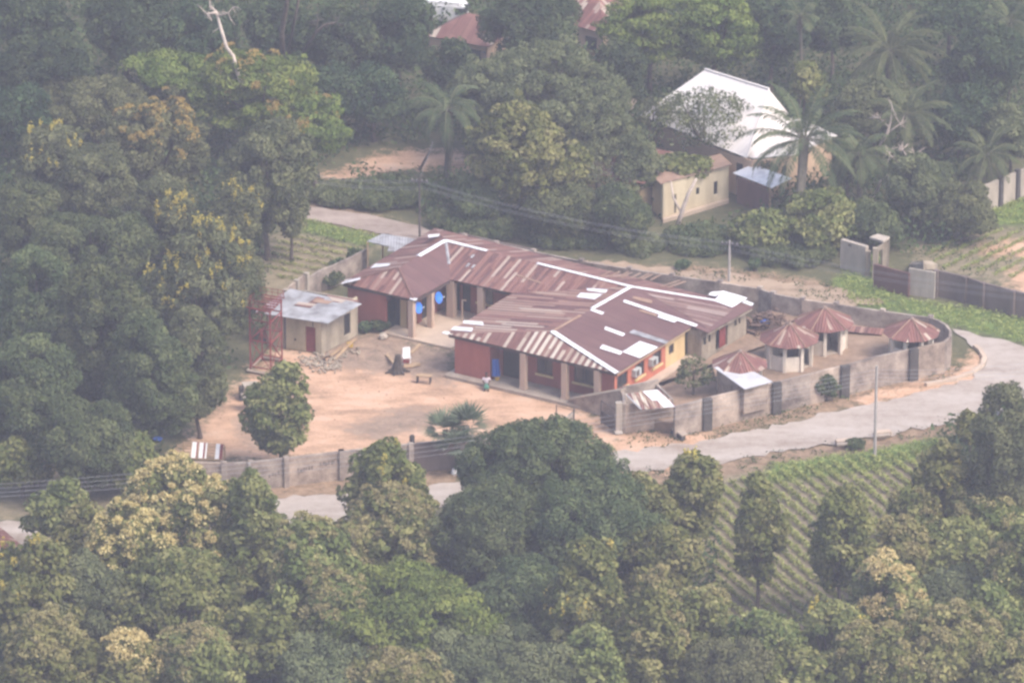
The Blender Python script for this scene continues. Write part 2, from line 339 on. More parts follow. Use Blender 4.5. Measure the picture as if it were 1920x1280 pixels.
for a, b, c, d in ((-R, -R, R, -92), (-R, 135, R, R), (-R, -92, -62, 135), (62, -92, R, 135)): far.face([(a, b, -.12), (c, b, -.12), (c, d, -.12), (a, d, -.12)])
fo = far.build('terrain', mottled('distant_earth', (.07, .08, .045), (.13, .12, .07), .3)); tag(fo, kind='structure')

def sheet_from_px(name, pts, z, mat, jit=.15, step=.8, seed=1, kind='structure'):
    r = random.Random(seed); q = [np.array([*p, z]) for p in poly_px(pts)]; out = []
    for i, a in enumerate(q):
        b = q[(i + 1) % len(q)]; L = np.linalg.norm(b - a); n = max(1, int(L / step)); nn = np.array([-(b - a)[1], (b - a)[0], 0]) / (L + 1e-9)
        for k in range(n): out.append(a + (b - a) * k / n + nn * r.gauss(0, jit) * (k > 0))
    bm = bmesh.new(); vv = [bm.verts.new(tuple(p)) for p in out]; ee = [bm.edges.new((vv[i], vv[(i + 1) % len(vv)])) for i in range(len(vv))]
    bmesh.ops.triangle_fill(bm, use_beauty=True, edges=ee)
    for f in bm.faces:
        if f.normal.z < 0: f.normal_flip()
    me = bpy.data.meshes.new(name); bm.to_mesh(me); bm.free(); me.materials.append(mat)
    o = bpy.data.objects.new(name, me); C.objects.link(o); tag(o, kind=kind); return o
def road_mat(name, c):
    t = NT(name); w = t.world(); mp = t.n('Mapping'); t.set(mp.inputs['Vector'], w); mp.inputs['Rotation'].default_value = (0, 0, -.42); mp.inputs['Scale'].default_value = (.16, .8, 1)
    a = t.noise(mp.outputs[0], .8, 5, .6); b = t.noise(w, 1.3, 5, .65); f = t.noise(w, 9, 3)
    k = t.math('ADD', t.math('ADD', t.math('MULTIPLY', a, .5), t.math('MULTIPLY', b, .3)), t.math('MULTIPLY', f, .2))
    t.bump(f, .02, .5); return t.fin(t.ramp(k, [(.36, c[0]), (.5, c[1]), (.63, c[2])]), .95, .1)
m_road = road_mat('dusty_grey_road', [(.25, .195, .155), (.37, .315, .275), (.44, .39, .35)])
m_track = road_mat('tan_dirt_track', [(.20, .15, .10), (.34, .25, .18), (.42, .32, .23)])
m_backroad = road_mat('brownish_dust_road', [(.2, .15, .12), (.31, .25, .215), (.4, .33, .29)])
sheet_from_px('road', [(-160, 985), (0, 978), (190, 965), (340, 948), (500, 936), (640, 926), (860, 904), (1000, 880), (1155, 846), (1330, 824), (1480, 792), (1600, 764), (1760, 728), (1828, 706), (1850, 680), (1836, 656), (1786, 617),
    (1860, 634), (1920, 650), (2060, 690), (2060, 740), (1920, 768), (1640, 820), (1480, 842), (1330, 870), (1155, 890), (1000, 925), (860, 945), (640, 977), (520, 985), (340, 990), (190, 1008), (-40, 1040), (-160, 1050)], .03, m_road, .22, .6)
sheet_from_px('back_road', [(480, 372), (560, 386), (690, 402), (800, 430), (900, 454), (1000, 476), (1200, 505), (1200, 520), (1000, 500), (860, 470), (780, 452), (690, 432), (560, 408), (480, 395)], .03, m_backroad, .15, seed=4)
sheet_from_px('track', [(990, 480), (1200, 496), (1400, 518), (1600, 548), (1660, 566), (1600, 575), (1500, 562), (1400, 546), (1200, 520), (1010, 500)], .012, m_track, .3, .6, seed=6)
# raised yard on the road side of the building
TZ = .7
m_terrace = mottled('trodden_brown_earth', (.17, .12, .085), (.33, .23, .165), .7, c3=(.42, .31, .22), fine=5)
tp = [F(-.12, .1)[:2], P(1165, 742, TZ)[:2], P(1180, 775, TZ)[:2], P(1262, 795, TZ)[:2], P(1325, 783, TZ)[:2], P(1455, 753, TZ)[:2], P(1583, 721, TZ)[:2], P(1712, 690, TZ)[:2], P(1773, 672, TZ)[:2], P(1785, 650, TZ)[:2], P(1755, 630, TZ)[:2],
      P(1660, 613, TZ)[:2], P(1570, 599, TZ)[:2], P(1440, 575, TZ)[:2], F(1.2, 19.0)[:2], F(1.2, 10.0)[:2], F(-.12, 10.0)[:2]]
tm = MB().prism(tp, -.5, TZ); terr = tm.build('terrace', m_terrace); tag(terr, kind='structure')

# ------------------------------------------------------------------ generic building pieces
def wall_run(mb, p0, p1, z0, z1, th, holes=(), inward=1):
    """wall from p0 to p1 with rectangular openings (s0, s1, za, zb) along it"""
    p0 = np.array([p0[0], p0[1], 0.0]); p1 = np.array([p1[0], p1[1], 0.0]); L = np.linalg.norm(p1 - p0); e = (p1 - p0) / L; nrm = np.array([-e[1], e[0], 0]) * inward
    cuts = sorted({0.0, L, *[h[0] for h in holes], *[h[1] for h in holes]})
    for a, b in zip(cuts, cuts[1:]):
        if b - a < 1e-4: continue
        segs = [(z0, z1)]
        for s0, s1, za, zb in holes:
            if a >= s0 - 1e-6 and b <= s1 + 1e-6: segs = [(z0, za), (zb, z1)]
        for lo, hi in segs:
            if hi - lo > 1e-3: mb.box(p0 + e * a + BZ * lo, e * (b - a), nrm * th, BZ * (hi - lo))
def opening(p0, p1, h, parent, name='window', mat=None, frame=None, sill=None, inward=1, inset=.1, mull=1, trim=.07):
    p0 = np.array([p0[0], p0[1], 0.0]); p1 = np.array([p1[0], p1[1], 0.0]); e = (p1 - p0) / np.linalg.norm(p1 - p0); nrm = np.array([-e[1], e[0], 0]) * inward
    s0, s1, za, zb = h; o = p0 + e * s0 + nrm * inset + BZ * za
    w = MB().box(o, e * (s1 - s0), nrm * .04, BZ * (zb - za)).build(name, mat or m_glass, parent)
    if frame:
        f = MB(); o2 = o - nrm * .03; a = s1 - s0; b = zb - za; tt = trim
        f.box(o2, e * a, nrm * .029, BZ * tt); f.box(o2 + BZ * (b - tt), e * a, nrm * .029, BZ * tt)
        f.box(o2 + BZ * tt, e * tt, nrm * .029, BZ * (b - 2 * tt)); f.box(o2 + e * (a - tt) + BZ * tt, e * tt, nrm * .029, BZ * (b - 2 * tt))
        for k in range(1, mull + 1): f.box(o2 + e * (a * k / (mull + 1) - .025) + BZ * tt, e * .05, nrm * .029, BZ * (b - 2 * tt))
        f.build('frame', frame, w)
    if sill: MB().box(p0 + e * (s0 - .1) - nrm * .09 + BZ * (za - .16), e * (s1 - s0 + .2), nrm * .2, BZ * .155).build('sill', sill, w)
    return w

# ------------------------------------------------------------------ the main building
EZ, RZ = 3.0, 4.05
bld = thing('courtyard_building', F(-9, 8, 0), 'long low red-walled building with rusty hipped iron roof and scattered white sheets', 'building')
V = dict(A=F(-13.55, .05, EZ), Bc=F(.1, 0, EZ), Cc=F(.15, 9.95, EZ), C2=F(1.45, 9.95, EZ - .18), D=F(1.75, 15.75, EZ - .18), E=F(-24.9, 16.7, EZ), Rf=F(-6.2, 1.95, RZ), J=F(-5.85, 11.9, RZ),
         G=F(-13.6, 8.85, EZ), H=F(-18.6, 8.8, EZ), K=F(-21.5, 12.7, RZ), M=F(-21.5, 6.5, RZ), N=F(-18.8, 4.2, EZ), O=F(-24.8, 4.25, EZ))
def slope(name, keys, mat, eave, parent=bld, th=.05, pts=None):
    pts = pts or [V[k] for k in keys]; e = (V[eave[1]] - V[eave[0]]) if isinstance(eave[0], str) else eave[1] - eave[0]
    e = np.array([e[0], e[1], 0]); e /= np.linalg.norm(e); org = V[eave[0]] if isinstance(eave[0], str) else eave[0]
    nn = np.cross(pts[1] - pts[0], pts[2] - pts[1]); nn /= np.linalg.norm(nn); dn = np.cross(nn, e); dn /= np.linalg.norm(dn)
    if dn[2] > 0: dn = -dn
    uv = [(float(np.dot(p - org, e)) + 40, float(np.dot(p - org, dn)) + 40) for p in pts]
    return MB().slab(pts, th, uv).build(name, mat, parent)
slope('roof_slope', 'A Bc Rf'.split(), m_roof_front, ('A', 'Bc'))
slope('roof_slope', 'A Rf J G'.split(), m_roof_w, ('A', 'G'))
slope('roof_slope', 'Bc Cc C2 D J Rf'.split(), m_roof_plain, ('Bc', 'Cc'))
slope('roof_slope', 'G J K H'.split(), m_roof_mid, ('H', 'G'))
slope('roof_slope', 'H K M N'.split(), m_roof_plain, ('N', 'H'))
slope('roof_slope', 'N M O'.split(), m_roof_mid, ('O', 'N'))
slope('roof_slope', 'O M K E'.split(), m_roof_mid, ('O', 'E'))
slope('roof_slope', 'E K J D'.split(), m_roof_mid, ('E', 'D'))
def plane_of(a, b, c):
    p = V[a]; n = np.cross(V[b] - V[a], V[c] - V[a]); n /= np.linalg.norm(n); return p, (n if n[2] > 0 else -n)
PLW, PLE, PLF = plane_of('A', 'Rf', 'J'), plane_of('Bc', 'J', 'Rf'), plane_of('A', 'Bc', 'Rf')
PLM, PLB, P3E, P3F, P3W = plane_of('G', 'J', 'K'), plane_of('E', 'K', 'J'), plane_of('H', 'K', 'M'), plane_of('N', 'M', 'O'), plane_of('O', 'M', 'K')
def sheet(pl, quad, mat, off=.03, zs=1.0, ox=0, oy=0, name='metal_sheet', parent=bld, edir=None):
    """a replaced roofing sheet lying on the slope pl; quad in photograph pixels (scaled crop coordinates)"""
    p0, n = pl; pts = [ray_plane(ox + x / zs, oy + y / zs, p0 + n * (off + .012), n) for x, y in quad]
    e = pts[1] - pts[0]; e /= np.linalg.norm(e); g2 = np.cross(n, e)
    uv = [(float(np.dot(p, g2)), float(np.dot(p, e))) for p in pts]
    return MB().slab(pts, .012, uv).build(name, mat, parent)
Z2 = dict(zs=2.954, ox=800, oy=460); Z1 = dict(zs=4.571, ox=600, oy=400)
for q in ([(852, 262), (975, 268), (930, 298), (830, 285)], [(885, 236), (1004, 244), (990, 262), (890, 250)], [(205, 415), (312, 423), (315, 442), (200, 430)], [(152, 448), (256, 456), (250, 476), (132, 466)]): sheet(PLW, q, m_zinc, **Z2)
for q in ([(1095, 300), (1503, 438), (1490, 450), (1088, 312)], [(1290, 382), (1390, 414), (1372, 426), (1278, 396)], [(915, 350), (985, 370), (972, 382), (905, 358)], [(990, 449), (1100, 488), (1086, 502), (984, 463)],
          [(975, 548), (1085, 588), (1072, 604), (958, 568)], [(1180, 530), (1282, 563), (1180, 622), (1085, 588)], [(1640, 250), (1778, 290), (1692, 342), (1592, 306)], [(1575, 258), (1640, 253), (1600, 280), (1560, 272)], [(1768, 303), (1812, 322), (1800, 334), (1746, 315)]): sheet(PLE, q, m_zinc, **Z2)
sheet(PLE, [(1146, 466), (1340, 530), (1325, 545), (1120, 482)], m_zincgrey, **Z2)
m_tan_sheet = mottled('tan_sheet', (.24, .15, .11), (.34, .23, .17), 2)
sheet(PLE, [(1145, 280), (1252, 304), (1245, 321), (1138, 294)], m_tan_sheet, **Z2)
sheet(PLE, [(1180, 352), (1276, 380), (1268, 392), (1174, 362)], m_tan_sheet, **Z2)
# the weathered, paler half of the east slope
m_roof_east2 = roof_mat('weathered_brown_iron', [(0, (.15, .085, .08)), (.3, (.23, .15, .13)), (.6, (.16, .09, .085)), (.72, (.38, .30, .27)), (.92, (.5, .44, .4))], .26, 3.4, streaky=.2)
for k in range(7):
    t0, t1 = k / 7, (k + 1) / 7 - .02
    a, b, c, d = np.array([1215, 262.]), np.array([1610, 288.]), np.array([1735, 338.]), np.array([1530, 442.])
    l0 = a + (d - a) * t0; l1 = a + (d - a) * t1; r0 = np.array([1585, 300.]) + (d - np.array([1585, 300.])) * t0 * .0
    far0 = np.array([1700, 350.]) + (np.array([1555, 465.]) - np.array([1700, 350.])) * t0; far1 = np.array([1700, 350.]) + (np.array([1555, 465.]) - np.array([1700, 350.])) * t1
    sheet(PLE, [l0, far0, far1, l1], m_roof_east2, off=.006, **Z2)
sheet(P3W, [(475, 430), (602, 429), (590, 447), (430, 468)], m_zinc, **Z1); sheet(P3W, [(215, 570), (347, 547), (342, 566), (178, 604)], m_zinc, **Z1)
for q in ([(1308, 352), (1330, 354), (1305, 380), (1284, 379)], [(1270, 426), (1291, 430), (1266, 457), (1244, 456)], [(1315, 438), (1337, 440), (1311, 467), (1292, 466)]): sheet(PLM, q, m_zincgrey, **Z1)
sheet(PLM, [(1690, 520), (1900, 590), (1895, 600), (1685, 530)], m_tan_sheet, **Z1)
sheet(PLB, [(925, 185), (1025, 176), (1020, 195), (930, 207)], m_zinc, **Z1)
for x in range(8):
    xa = 960 + x * 38 + (x % 3) * 9; sheet(PLB, [(xa, 168 + x * 3), (xa + 60, 138 + x * 3), (xa + 68, 141 + x * 3), (xa + 9, 172 + x * 3)], m_tan_sheet, **Z2)
for q in ([(1330, 230), (1430, 196), (1440, 200), (1340, 236)], [(1290, 226), (1400, 190), (1408, 193), (1300, 230)]): sheet(PLB, q, m_tan_sheet, **Z2)
for (xa, ya, xb, yb) in ((900, 345, 1000, 380), (980, 425, 1110, 478), (870, 378, 960, 415)): sheet(PLM, [(xa, ya), (xb, yb), (xb - 8, yb + 7), (xa - 8, ya + 7)], m_tan_sheet, **Z1)
def cap(a, b, wdt, mat, t0=0.0, t1=1.0):
    a, b = V[a], V[b]; p, q = a + (b - a) * t0, a + (b - a) * t1; d = q - p; s = np.cross(d, BZ); s /= np.linalg.norm(s); up = BZ * .07; m = MB()
    m.slab([p + up, q + up, q - s * wdt - up * .1 + BZ * .03, p - s * wdt - up * .1 + BZ * .03], .012); m.slab([p + up, q + up, q + s * wdt - up * .1 + BZ * .03, p + s * wdt - up * .1 + BZ * .03], .012)
    return m.build('ridge_cap', mat, bld)
cap('Rf', 'Bc', .2, m_zinc); cap('J', 'D', .14, m_zinc, 0, .8); cap('K', 'J', .15, m_zinc, .5, 1.02); cap('K', 'J', .17, m_zinc, 0, .23); cap('M', 'K', .2, m_zinc, .42, 1)
cap('Rf', 'J', .17, m_zinc, .5, 1); cap('Rf', 'J', .14, m_tan_sheet, 0, .35); cap('K', 'H', .11, m_zincgrey, .05, .62); cap('M', 'N', .1, m_roof_mid); cap('M', 'O', .1, m_roof_mid)
for k in ('A', 'N'): MB().cbox(V[k] + BZ * .02, .45, .35, .05, BA).build('metal_sheet', m_zinc, bld)
# fascia boards and ceilings under the eaves
m_fascia = NT('dark_fascia').fin((.075, .05, .045), .7); m_fascia_c = mottled('cream_fascia', (.5, .36, .24), (.6, .45, .3), 2)
def fascia(u0, v0, u1, v1, z, mat, w=.03, h=.2):
    a, b = F(u0, v0, z - h), F(u1, v1, z - h); e = b - a; L = np.linalg.norm(e); n = np.cross(BZ, e / L); MB().box(a, e, n * w, BZ * h).build('fascia', mat, bld)
fascia(-13.4, .12, 0, .1, EZ - .07, m_fascia); fascia(.02, .12, .05, 9.9, EZ - .07, m_fascia_c, h=.16); fascia(1.35, 10, 1.66, 15.7, EZ - .26, m_dirty_wall); fascia(-24.7, 4.33, -18.9, 4.3, EZ - .07, m_fascia)
fascia(-18.72, 4.3, -18.66, 8.7, EZ - .07, m_fascia); fascia(-18.5, 8.95, -13.7, 8.95, EZ - .07, m_fascia); fascia(-13.45, 8.8, -13.45, .2, EZ - .07, m_fascia)
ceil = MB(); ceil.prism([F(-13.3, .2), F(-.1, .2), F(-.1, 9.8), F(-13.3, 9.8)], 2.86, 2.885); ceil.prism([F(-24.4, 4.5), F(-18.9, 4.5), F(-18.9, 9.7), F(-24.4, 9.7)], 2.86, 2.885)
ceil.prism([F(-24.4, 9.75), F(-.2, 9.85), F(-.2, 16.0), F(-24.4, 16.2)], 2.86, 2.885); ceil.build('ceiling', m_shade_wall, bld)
# front wing walls
WH = 2.86; r = MB(); wall_run(r, F(-12.95, .2)[:2], F(-10.15, .2)[:2], 0, WH, .2); wall_run(r, F(-10.35, .4)[:2], F(-10.35, 1.5)[:2], 0, WH, .2, inward=-1)
WN = [(3.0, 4.25, .98, 2.35), (5.95, 7.55, .98, 2.35), (.25, 1.9, .16, 2.3)]
wall_run(r, F(-10.15, 1.5)[:2], F(-1.6, 1.5)[:2], .15, WH, .2, WN)
r.build('wall', m_red_wall, bld)
p0, p1 = F(-10.15, 1.5)[:2], F(-1.6, 1.5)[:2]
for h in WN[:2]: opening(p0, p1, h, bld, frame=m_frame, sill=m_yellow_trim)
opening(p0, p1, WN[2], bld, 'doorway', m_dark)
r2 = MB(); wall_run(r2, F(-1.6, .35)[:2], F(-.35, .35)[:2], .1, WH, .2); r2.build('wall', m_red_wall, bld)
wall_run(rx := MB(), F(-1.8, .5)[:2], F(-1.8, 1.5)[:2], .1, WH, .2, inward=-1); rx.build('wall', m_red_wall, bld)
MB().cbox(F(-.92, .22, .1), .5, .5, .2, BA)
sl = MB(); sl.box(F(-13.4, -.45, -.1), BU * 11.6, BV * 1.95, BZ * .27); sl.build('veranda_floor', m_concrete, bld)
for u in (-7.41, -4.12, -1.55):
    c = MB(); c.cbox(F(u, .2, .17), .42, .36, 2.62, BA); c.cbox(F(u, .2, .17), .5, .44, .16, BA); c.build('column', m_column, bld)
# east side wall
e0, e1 = F(-.32, .35)[:2], F(-.32, 9.85)[:2]; EW = [(.35, 1.75, 1.38, 2.38), (2.75, 4.0, 1.38, 2.38), (5.1, 6.3, 1.38, 2.38)]
re = MB(); wall_run(re, e0, (F(-.32, 7.2))[:2], TZ - .2, 2.62, .2, EW, inward=1); re.build('wall', m_red_side, bld)
rc = MB(); EC = (.45, 1.15, 1.55, 2.25); wall_run(rc, F(-.32, 7.2)[:2], e1, TZ - .2, 2.62, .2, [EC]); rc.build('wall', m_cream_wall, bld)
MB().box(F(-.29, .35, 2.62), BU * -.23, BV * 9.5, BZ * .24).build('trim_band', m_yellow_trim, bld)
for h in EW: opening(e0, e1, h, bld, frame=m_frame, sill=m_yellow_trim)
opening(F(-.32, 7.2)[:2], e1, EC, bld, frame=m_frame)
MB().box(F(-.3, .2, TZ - .3), BU * .75, BV * 10.2, BZ * .38).build('plinth', m_floor, bld)
# rear east rooms
q0, q1 = F(.85, 10.1)[:2], F(1.25, 15.6)[:2]; L5 = math.dist(q0, q1)
dh = [(.25, .55, 1.6, 2.2), (.85, 1.1, 1.6, 2.2), (1.75, 3.2, TZ, 2.45), (4.05, 4.35, 1.75, 2.3), (4.55, 4.8, 1.75, 2.3)]
rd = MB(); wall_run(rd, q0, q1, TZ - .3, 2.74, .2, dh); wall_run(rd, F(-.3, 10.1)[:2], q0, TZ - .3, 2.74, .2); rd.build('wall', m_dirty_wall, bld)
for h in (dh[0], dh[1], dh[3], dh[4]): opening(q0, q1, h, bld)
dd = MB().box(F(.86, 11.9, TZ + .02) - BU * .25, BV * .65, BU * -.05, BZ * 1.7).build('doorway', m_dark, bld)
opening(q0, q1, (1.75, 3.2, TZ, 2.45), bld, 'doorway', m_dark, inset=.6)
MB().box(F(.98, 12.35, TZ + .02), BU * -.05, BV * .85, BZ * 1.35).build('door', m_redsteel, bld)
# courtyard wing behind
b0, b1 = F(-18.9, 10.4)[:2], F(-13.0, 10.4)[:2]; BW = [(.2, .9, .1, 2.3), (1.45, 2.75, 1.05, 2.25), (4.1, 5.2, .1, 2.4)]
rb = MB(); wall_run(rb, b0, b1, 0, WH, .2, BW); rb.build('wall', m_red_wall, bld)
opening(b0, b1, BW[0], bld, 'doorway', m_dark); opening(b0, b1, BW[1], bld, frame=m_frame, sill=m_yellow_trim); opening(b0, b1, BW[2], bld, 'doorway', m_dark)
rw = MB(); wall_run(rw, F(-13.0, 2.0)[:2], F(-13.0, 10.4)[:2], 0, WH, .2, inward=-1)  # west wall of the front wing
wall_run(rw, F(-12.95, .4)[:2], F(-12.95, 2.0)[:2], 0, WH, .2, inward=-1); rw.build('wall', m_red_wall, bld)
l0, l1 = F(-24.4, 4.45)[:2], F(-21.25, 4.45)[:2]
rl = MB(); wall_run(rl, l0, l1, 0, WH, .2); wall_run(rl, F(-24.4, 4.65)[:2], F(-24.4, 16.2)[:2], 0, WH, .2, inward=-1); wall_run(rl, F(-24.2, 16.2)[:2], F(1.0, 15.75)[:2], 0, WH, .2, inward=-1); rl.build('wall', m_red_wall, bld)
wall_run(rk := MB(), F(-21.25, 5.6)[:2], F(-20.1, 5.6)[:2], 0, WH, .2, [(.0, .45, 0, 2.3)]); wall_run(rk, F(-20.1, 5.6)[:2], F(-20.1, 10.4)[:2], 0, WH, .2, [(1.6, 2.5, 0, 2.3)], inward=1); rk.build('wall', m_cream_wall, bld)
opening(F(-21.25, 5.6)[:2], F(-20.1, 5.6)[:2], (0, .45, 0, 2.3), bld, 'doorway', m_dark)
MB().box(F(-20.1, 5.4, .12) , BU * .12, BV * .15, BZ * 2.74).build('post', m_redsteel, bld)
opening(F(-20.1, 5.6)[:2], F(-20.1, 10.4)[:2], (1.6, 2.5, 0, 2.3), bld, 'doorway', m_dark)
wall_run(rm := MB(), F(-20.05, 6.6)[:2], F(-20.05, 10.3)[:2], .1, 2.8, .04, [(.6, 1.5, .1, 2.3)], inward=-1); rm.build('wall', m_red_wall, bld)
fl = MB(); fl.box(F(-21.2, 4.0, -.1), BU * 5.6, BV * 6.3, BZ * .22); fl.box(F(-15.6, 5.2, -.1), BU * 2.5, BV * 5.1, BZ * .2); fl.build('veranda_floor', m_floor, bld)
for (u, v, s) in ((-19.04, 4.35, .42), (-18.9, 6.6, .40), (-18.72, 9.05, .56), (-16.3, 9.1, .46)):
    MB().cbox(F(u, v, .12), s, s * .9, 2.72, BA).build('column', m_column, bld)
MB().tube([F(-17.63, 8.7, .1), F(-17.63, 8.7, 1.7), F(-17.3, 8.7, 1.72)], .05).build('pipe_post', m_column, bld)
# loose canopy sheets tacked behind the left end
lean = thing('lean_to_shelter', P(740, 470, 0), 'pale grey flat lean-to roof behind the left end of the long rusty roof', 'shelter')
zz = 2.5; qz = [P(688, 452, zz), P(717, 438, zz), P(788, 449, zz), P(750, 472, zz), P(726, 470, zz), P(730, 462, zz)]
MB().slab(qz, .05, [(float(q[0]), float(q[1])) for q in qz]).build('roof', m_zincgrey, lean)
for q in (qz[0], qz[1], qz[2], qz[3]): MB().cbox((q[0] * .97 + qz[5][0] * .03, q[1] * .97 + qz[5][1] * .03, 0), .12, .12, zz - .06).build('post', m_timber, lean)
lw = MB(); wall_run(lw, P(722, 478, zz)[:2], P(760, 474, zz)[:2], 0, 2.35, .12); lw.build('wall', m_red_low, lean)
# ------------------------------------------------------------------ outhouse store
def px_poly(pts, z): return [P(x, y, z) for x, y in pts]
store = thing('store_house', P(590, 640, 0), 'low cream outhouse with grey zinc mono-pitch roof and rusty patch beside the red steel tower', 'outhouse')
fr = P(603, 664, 0); fl_ = P(500, 646, 0); br = P(671, 628, 0)
ex = fl_ - fr; ex[2] = 0; ey = br - fr; ey[2] = 0; lx, ly = np.linalg.norm(ex), np.linalg.norm(ey); bl = fl_ + ey
sh = [(1.35 * .5, 1.15, 0.0, 1.95)]
m = MB(); ho = [(.55, 1.25, 0, 1.85)]
wall_run(m, fr[:2], fl_[:2], 0, 2.35, .18, [(.45, 1.25, 0, 1.9), (1.95, 2.15, 1.0, 1.2), (1.95, 2.15, .65, .85)], inward=-1); m.build('wall', m_store_wall, store)
opening(fr[:2], fl_[:2], (.45, 1.25, 0, 1.9), store, 'door', m_redsteel, inward=-1)
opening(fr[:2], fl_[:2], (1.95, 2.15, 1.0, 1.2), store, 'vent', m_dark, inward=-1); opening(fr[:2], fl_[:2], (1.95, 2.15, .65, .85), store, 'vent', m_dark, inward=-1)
MB().cbox(fr + (fl_ - fr) * .66 + np.array([0, -.05, 0]), .12, .08, 2.3).build('down_pipe', m_steel, store)
MB().cbox(fr + (fl_ - fr) * .16 + np.array([.03, -.06, 1.9]), .07, .05, .45).build('bracket', m_steel, store)
m = MB(); wall_run(m, fr[:2], br[:2], 0, 2.4, .18, [(ly * .62, ly * .8, .45, 2.0)]); wall_run(m, br[:2], bl[:2], 0, 2.7, .18); wall_run(m, bl[:2], fl_[:2], 0, 2.4, .18); m.build('wall', m_store_side, store)
opening(fr[:2], br[:2], (ly * .62, ly * .8, .45, 2.0), store, 'window', m_dark)
gab = MB(); gab.slab([np.array([fr[0], fr[1], 2.4]), np.array([br[0], br[1], 2.4]), np.array([br[0], br[1], 2.85])], .15); gab.build('gable', m_store_wall, store)
rz = [P(476, 585, 2.45), P(614, 606, 2.5), P(678, 569, 2.95), P(545, 541, 2.9)]
slope('roof', None, m_zincgrey, (rz[0], rz[1]), store, .06, rz)
plS = (rz[0], (lambda n: n / np.linalg.norm(n) * (1 if n[2] > 0 else -1))(np.cross(rz[1] - rz[0], rz[3] - rz[0])))
Z4 = dict(zs=4.571, ox=420, oy=500)
sheet(plS, [(800, 255), (980, 300), (900, 330), (690, 330)], m_roof_mid, parent=store, **Z4)
sheet(plS, [(870, 235), (1160, 290), (1080, 330), (940, 300)], m_roof_far, parent=store, off=.05, **Z4)
sheet(plS, [(640, 300), (790, 320), (740, 352), (600, 330)], m_roof_far, parent=store, off=.07, **Z4)
sheet(plS, [(790, 270), (940, 295), (890, 318), (760, 300)], m_tan_sheet, parent=store, off=.06, **Z4)

# red steel water tower frame
tw = thing('tank_tower', P(497, 692, 0), 'open rust-red steel tank stand with crossed braces and no tank, beside the cream outhouse', 'tower')
c4 = [P(470, 695, 0), P(508, 702, 0), P(529, 680, 0), P(492, 674, 0)]; TH = 4.7
for c in c4: MB().box(c - np.array([.06, .06, 0]), (.11, 0, 0), (0, .11, 0), (0, 0, TH)).build('leg', m_redsteel, tw)
for h in (.35, 2.3, TH - .9, TH - .1):
    bm_ = MB()
    for i in range(4): bm_.tube([c4[i] + BZ * h, c4[(i + 1) % 4] + BZ * h], .05, 4)
    bm_.build('ring_beam', m_redsteel, tw)
bm_ = MB()
for h0, h1 in ((.35, 2.3), (2.3, TH - .9)):
    for i in range(4):
        a, b = c4[i], c4[(i + 1) % 4]; bm_.tube([a + BZ * h0, b + BZ * h1], .028, 4); bm_.tube([b + BZ * h0, a + BZ * h1], .028, 4)
bm_.build('cross_brace', m_redsteel, tw)
cc = sum(c4) / 4; pf = MB()
for k in range(7):
    t_ = k / 6 * 1.16 - .08; a = c4[0] + (c4[3] - c4[0]) * t_; b = c4[1] + (c4[2] - c4[1]) * t_; d = (b - a) * .12; pf.tube([a - d + BZ * (TH + .05), b + d + BZ * (TH + .05)], .05, 4)
pf.build('platform', m_redsteel, tw)
rl_ = MB(); out = [cc + (c - cc) * 1.16 for c in c4]
for i in range(4):
    a, b = out[i], out[(i + 1) % 4]
    for h in (.35, .6): rl_.tube([a + BZ * (TH + h), b + BZ * (TH + h)], .02, 4)
    for k in range(4): q = a + (b - a) * k / 4; rl_.tube([q + BZ * (TH + .05), q + BZ * (TH + .6)], .02, 4)
rl_.build('guard_rail', m_redsteel, tw)
fb = MB(); pp = [cc + (c - cc) * 1.2 for c in c4]
for i in range(4): fb.tube([pp[i] + BZ * .1, pp[(i + 1) % 4] + BZ * .1], .12, 4)
fb.build('footing', m_concrete, tw)
tk = thing('concrete_tank', P(472, 748, 0), 'small pale concrete box tank on the dirt in front of the red tower', 'tank')
MB().cbox(P(470, 743, 0), 1.05, .8, .95, .25).build('body', m_pale_block, tk); MB().cbox(P(470, 743, .95), 1.2, .95, .08, .25).build('lid', m_concrete, tk)
MB().cbox(P(452, 748, 0), .18, .7, .9, .25).build('side_slab', m_post_dark, tk)

